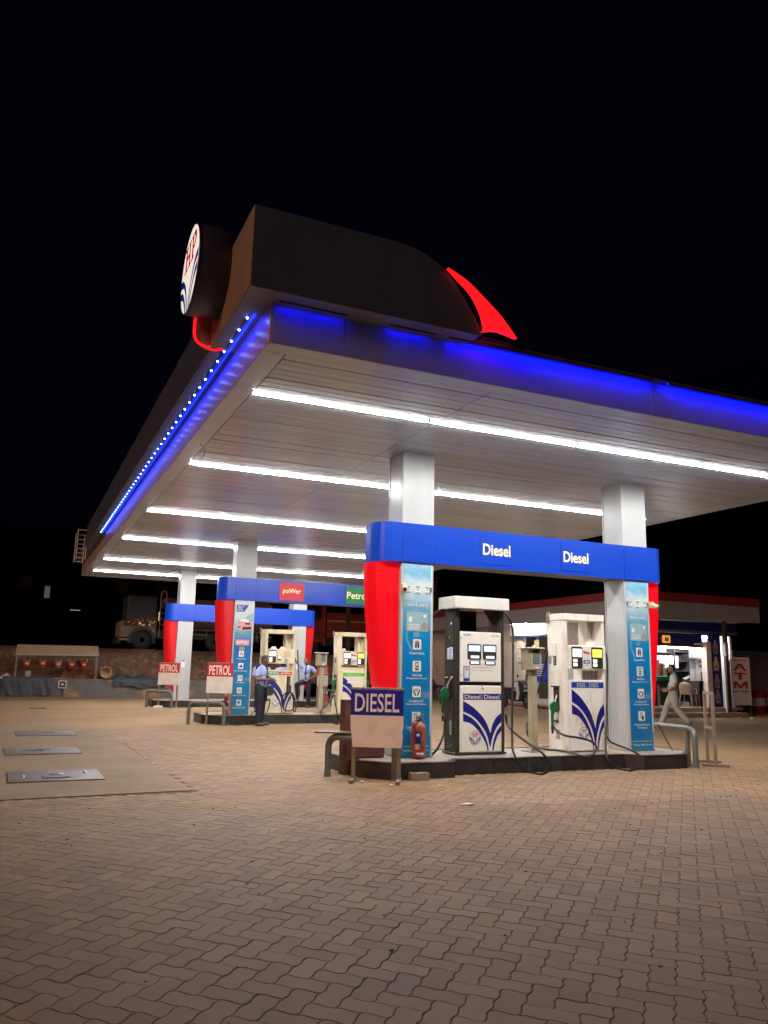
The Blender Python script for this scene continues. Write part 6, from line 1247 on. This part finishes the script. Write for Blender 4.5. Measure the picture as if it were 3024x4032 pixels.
# trucks on the raised road
def wheel(par, x, y, z, r, w=.3):
    g = G('rubber'); g.lathe([(r*.55, -w/2), (r*.93, -w/2), (r, -w*.35), (r, w*.35), (r*.93, w/2), (r*.55, w/2)], 24, axis='y', M=Matrix.Translation((x, y, z))); o = g.build('wheel', par); g = G('truck_white'); g.lathe([(.12, -w*.5), (r*.30, -w*.42), (r*.54, -w*.25), (r*.54, w*.4)], 18, axis='y', M=Matrix.Translation((x, y, z))); g.build('rim', o)
tk = thing('tanker_truck', 'parked tanker truck with crumpled sheeting on its bonnet on the raised road', 'truck', (8.0, 42.0, 2.05))
g = G('truck_dark'); g.box(-3.05, -1.55, .1, 2.3, 1.45, 2.75, b=.08); g.build('cab', tk)
g = G('truck_white', 'truck_dark'); g.box(-3.3, -1.55, .08, 2.3, .62, 1.44, 0, b=.06); g.prism([(-2.95, .35)] + [(-2.25+.68*math.cos(rad(a)), .50+.68*math.sin(rad(a))) for a in range(170, 5, -15)] + [(-1.55, .35)], .05, .079, 'y', 1); [g.box(-3.34, -2.93, .04, .079, .46+.17*k, .56+.17*k, 0) for k in range(4)]; g.build('front_body', tk)
g = G('truck_dark'); g.box(-3.4, -3.25, .1, 2.3, .3, .62, b=.03); g.build('bumper', tk)
r7 = random.Random(4); vs = []; n1, n2 = 16, 7
for j in range(n2):
    for i in range(n1): u = i/(n1-1); v = j/(n2-1); vs.append((-3.20+1.65*u, -.10+.10*r7.random()+.10*math.sin(v*3), 1.22+.46*v*(1-.55*(1-u)**3) + r7.uniform(-.05, .05)))
g = G('foil'); g.add(vs, [(j*n1+i, j*n1+i+1, (j+1)*n1+i+1, (j+1)*n1+i) for j in range(n2-1) for i in range(n1-1)]); g.build('sheeting', tk, fix=False)
g = G('truck_white'); g.tube([(-1.42, .1, .7), (-1.42, .1, 2.8), (-1.38, .1, 2.98), (-1.28, .1, 3.02), (-1.18, .1, 2.98), (-1.14, .1, 2.8), (-1.14, .1, .7)], .035, 8); [g.tube([(-1.42, .1, 1+.3*k), (-1.14, .1, 1+.3*k)], .02, 6) for k in range(6)]; g.build('ladder', tk)
g = G('tank_paint'); prof = [(.30*math.cos(a)**1, 0) for a in (0,)]; ring = []
ell = [(1.15*math.cos(2*math.pi*k/28), .92*math.sin(2*math.pi*k/28)) for k in range(28)]
g.prism([(1.25+a, 1.85+b) for a, b in ell], -1.05, 4.6, 'x'); g.build('tank', tk)
for x in (-.9, .5, 1.9, 3.3): g = G('tank_paint'); g.prism([(1.25+a*1.02, 1.85+b*1.02) for a, b in ell], x, x+.06, 'x'); g.build('tank_band', tk)
g = G('truck_dark'); g.box(-3.2, 4.6, .35, 2.1, .62, .95); g.build('chassis', tk); g = G('truck_white'); g.tube([(-.9, .05, .85), (4.5, .05, .85)], .03, 6); g.tube([(-.9, .05, 1.1), (4.5, .05, 1.1)], .025, 6); [g.tube([(-.8+.9*k, .05, .6), (-.8+.9*k, .05, 1.1)], .025, 6) for k in range(6)]; g.build('side_guard', tk)
for x in (-2.25, 1.45, 2.75): wheel(tk, x, .0, .50, .50)
g = G('letter_cream'); g.box(-1.50, -1.46, .04, .06, 1.5, 1.95); g.build('marker_lamp', tk)
rt = thing('red_truck', 'dark red truck parked behind the far island on the raised road', 'truck', (17.0, 42.6, 2.05)); g = G('truck_red'); g.prism([(-3.2, .7), (-3.2, 2.1), (-2.6, 2.9), (-1.2, 2.95), (-1.2, .7)], .0, 2.3, 'y'); g.build('cab', rt); g = G('truck_red'); g.tube([( -2.75, -.04, .55), (-2.7, -.04, .95), (-2.4, -.04, 1.25), (-2.0, -.04, 1.32), (-1.6, -.04, 1.25), (-1.3, -.04, .95), (-1.25, -.04, .55)], .09, 8); g.build('wheel_arch', rt)
g = G('truck_red', 'decal_tan'); g.box(-1.1, 2.8, .05, 2.3, .95, 2.4, 0, b=.03); g.box(-1.1, 2.8, .03, .049, 1.9, 1.96, 1); g.build('body', rt); g = G('truck_dark'); g.box(-3.1, 2.8, .35, 2.0, .55, .94); g.build('chassis', rt); g = G('glass_dark'); g.prism([(-2.9, 2.0), (-2.5, 2.75), (-1.5, 2.75), (-1.5, 2.0)], -.02, -.002, 'y'); g.build('side_window', rt)
for x in (-2.0, 1.5): wheel(rt, x, .18, .50, .50)
# faint buildings far off
def far_building(label, x, y, w, d, h, wins, em):
    t = thing('far_building', label, 'building', (x, y, 2.0)); g = G('far_dark'); g.box(-w/2, w/2, 0, d, 0, h); g.build('wall', t); g = G('far_dark'); g.box(-w/2-.3, w/2+.3, -.3, d+.3, h, h+.4); g.build('roof', t)
    for (a, b, ww, hh, lit) in wins: g = G(em if lit else 'glass_dark'); g.box(a-ww/2, a+ww/2, -.06, -.01, b-hh/2, b+hh/2); f = g.build('window', t); g = G('far_dark'); g.box(a-ww/2-.1, a+ww/2+.1, -.3, -.07, b+hh/2+.05, b+hh/2+.15); g.build('sunshade', f)
glow('dim_window', (.45, .75, .75), .035)
wn_ = at(ZD(440, 310), Y=85.); far_building('dark far building with one dim window beyond the earth bank', wn_.x+4, 85, 22, 10, 12, [(wn_.x-(wn_.x+4), wn_.z-2.0, .5, 1.2, True), (-6, 7, 1.2, 1.4, False), (3, 7, 1.2, 1.4, False), (7, 7, 1.2, 1.4, False)], 'dim_window')
q = at(ZD(705, 480), Y=60.); t = thing('far_lamp', 'small dim street lamp far beyond the earth bank', 'lamp', (q.x+.4, 60, 2.0)); g = G('far_dark'); g.tube([(0, 0, 0), (0, 0, q.z-1.95), (-.3, 0, q.z-1.9)], .05, 6); g.build('post', t); glow('dim_lamp', (.9, .95, .9), .12); g = G('dim_lamp'); g.box(-.75, -.1, -.08, .08, q.z-2.03, q.z-1.97); g.build('lamp_head', t)
print('objects', len(bpy.data.objects))
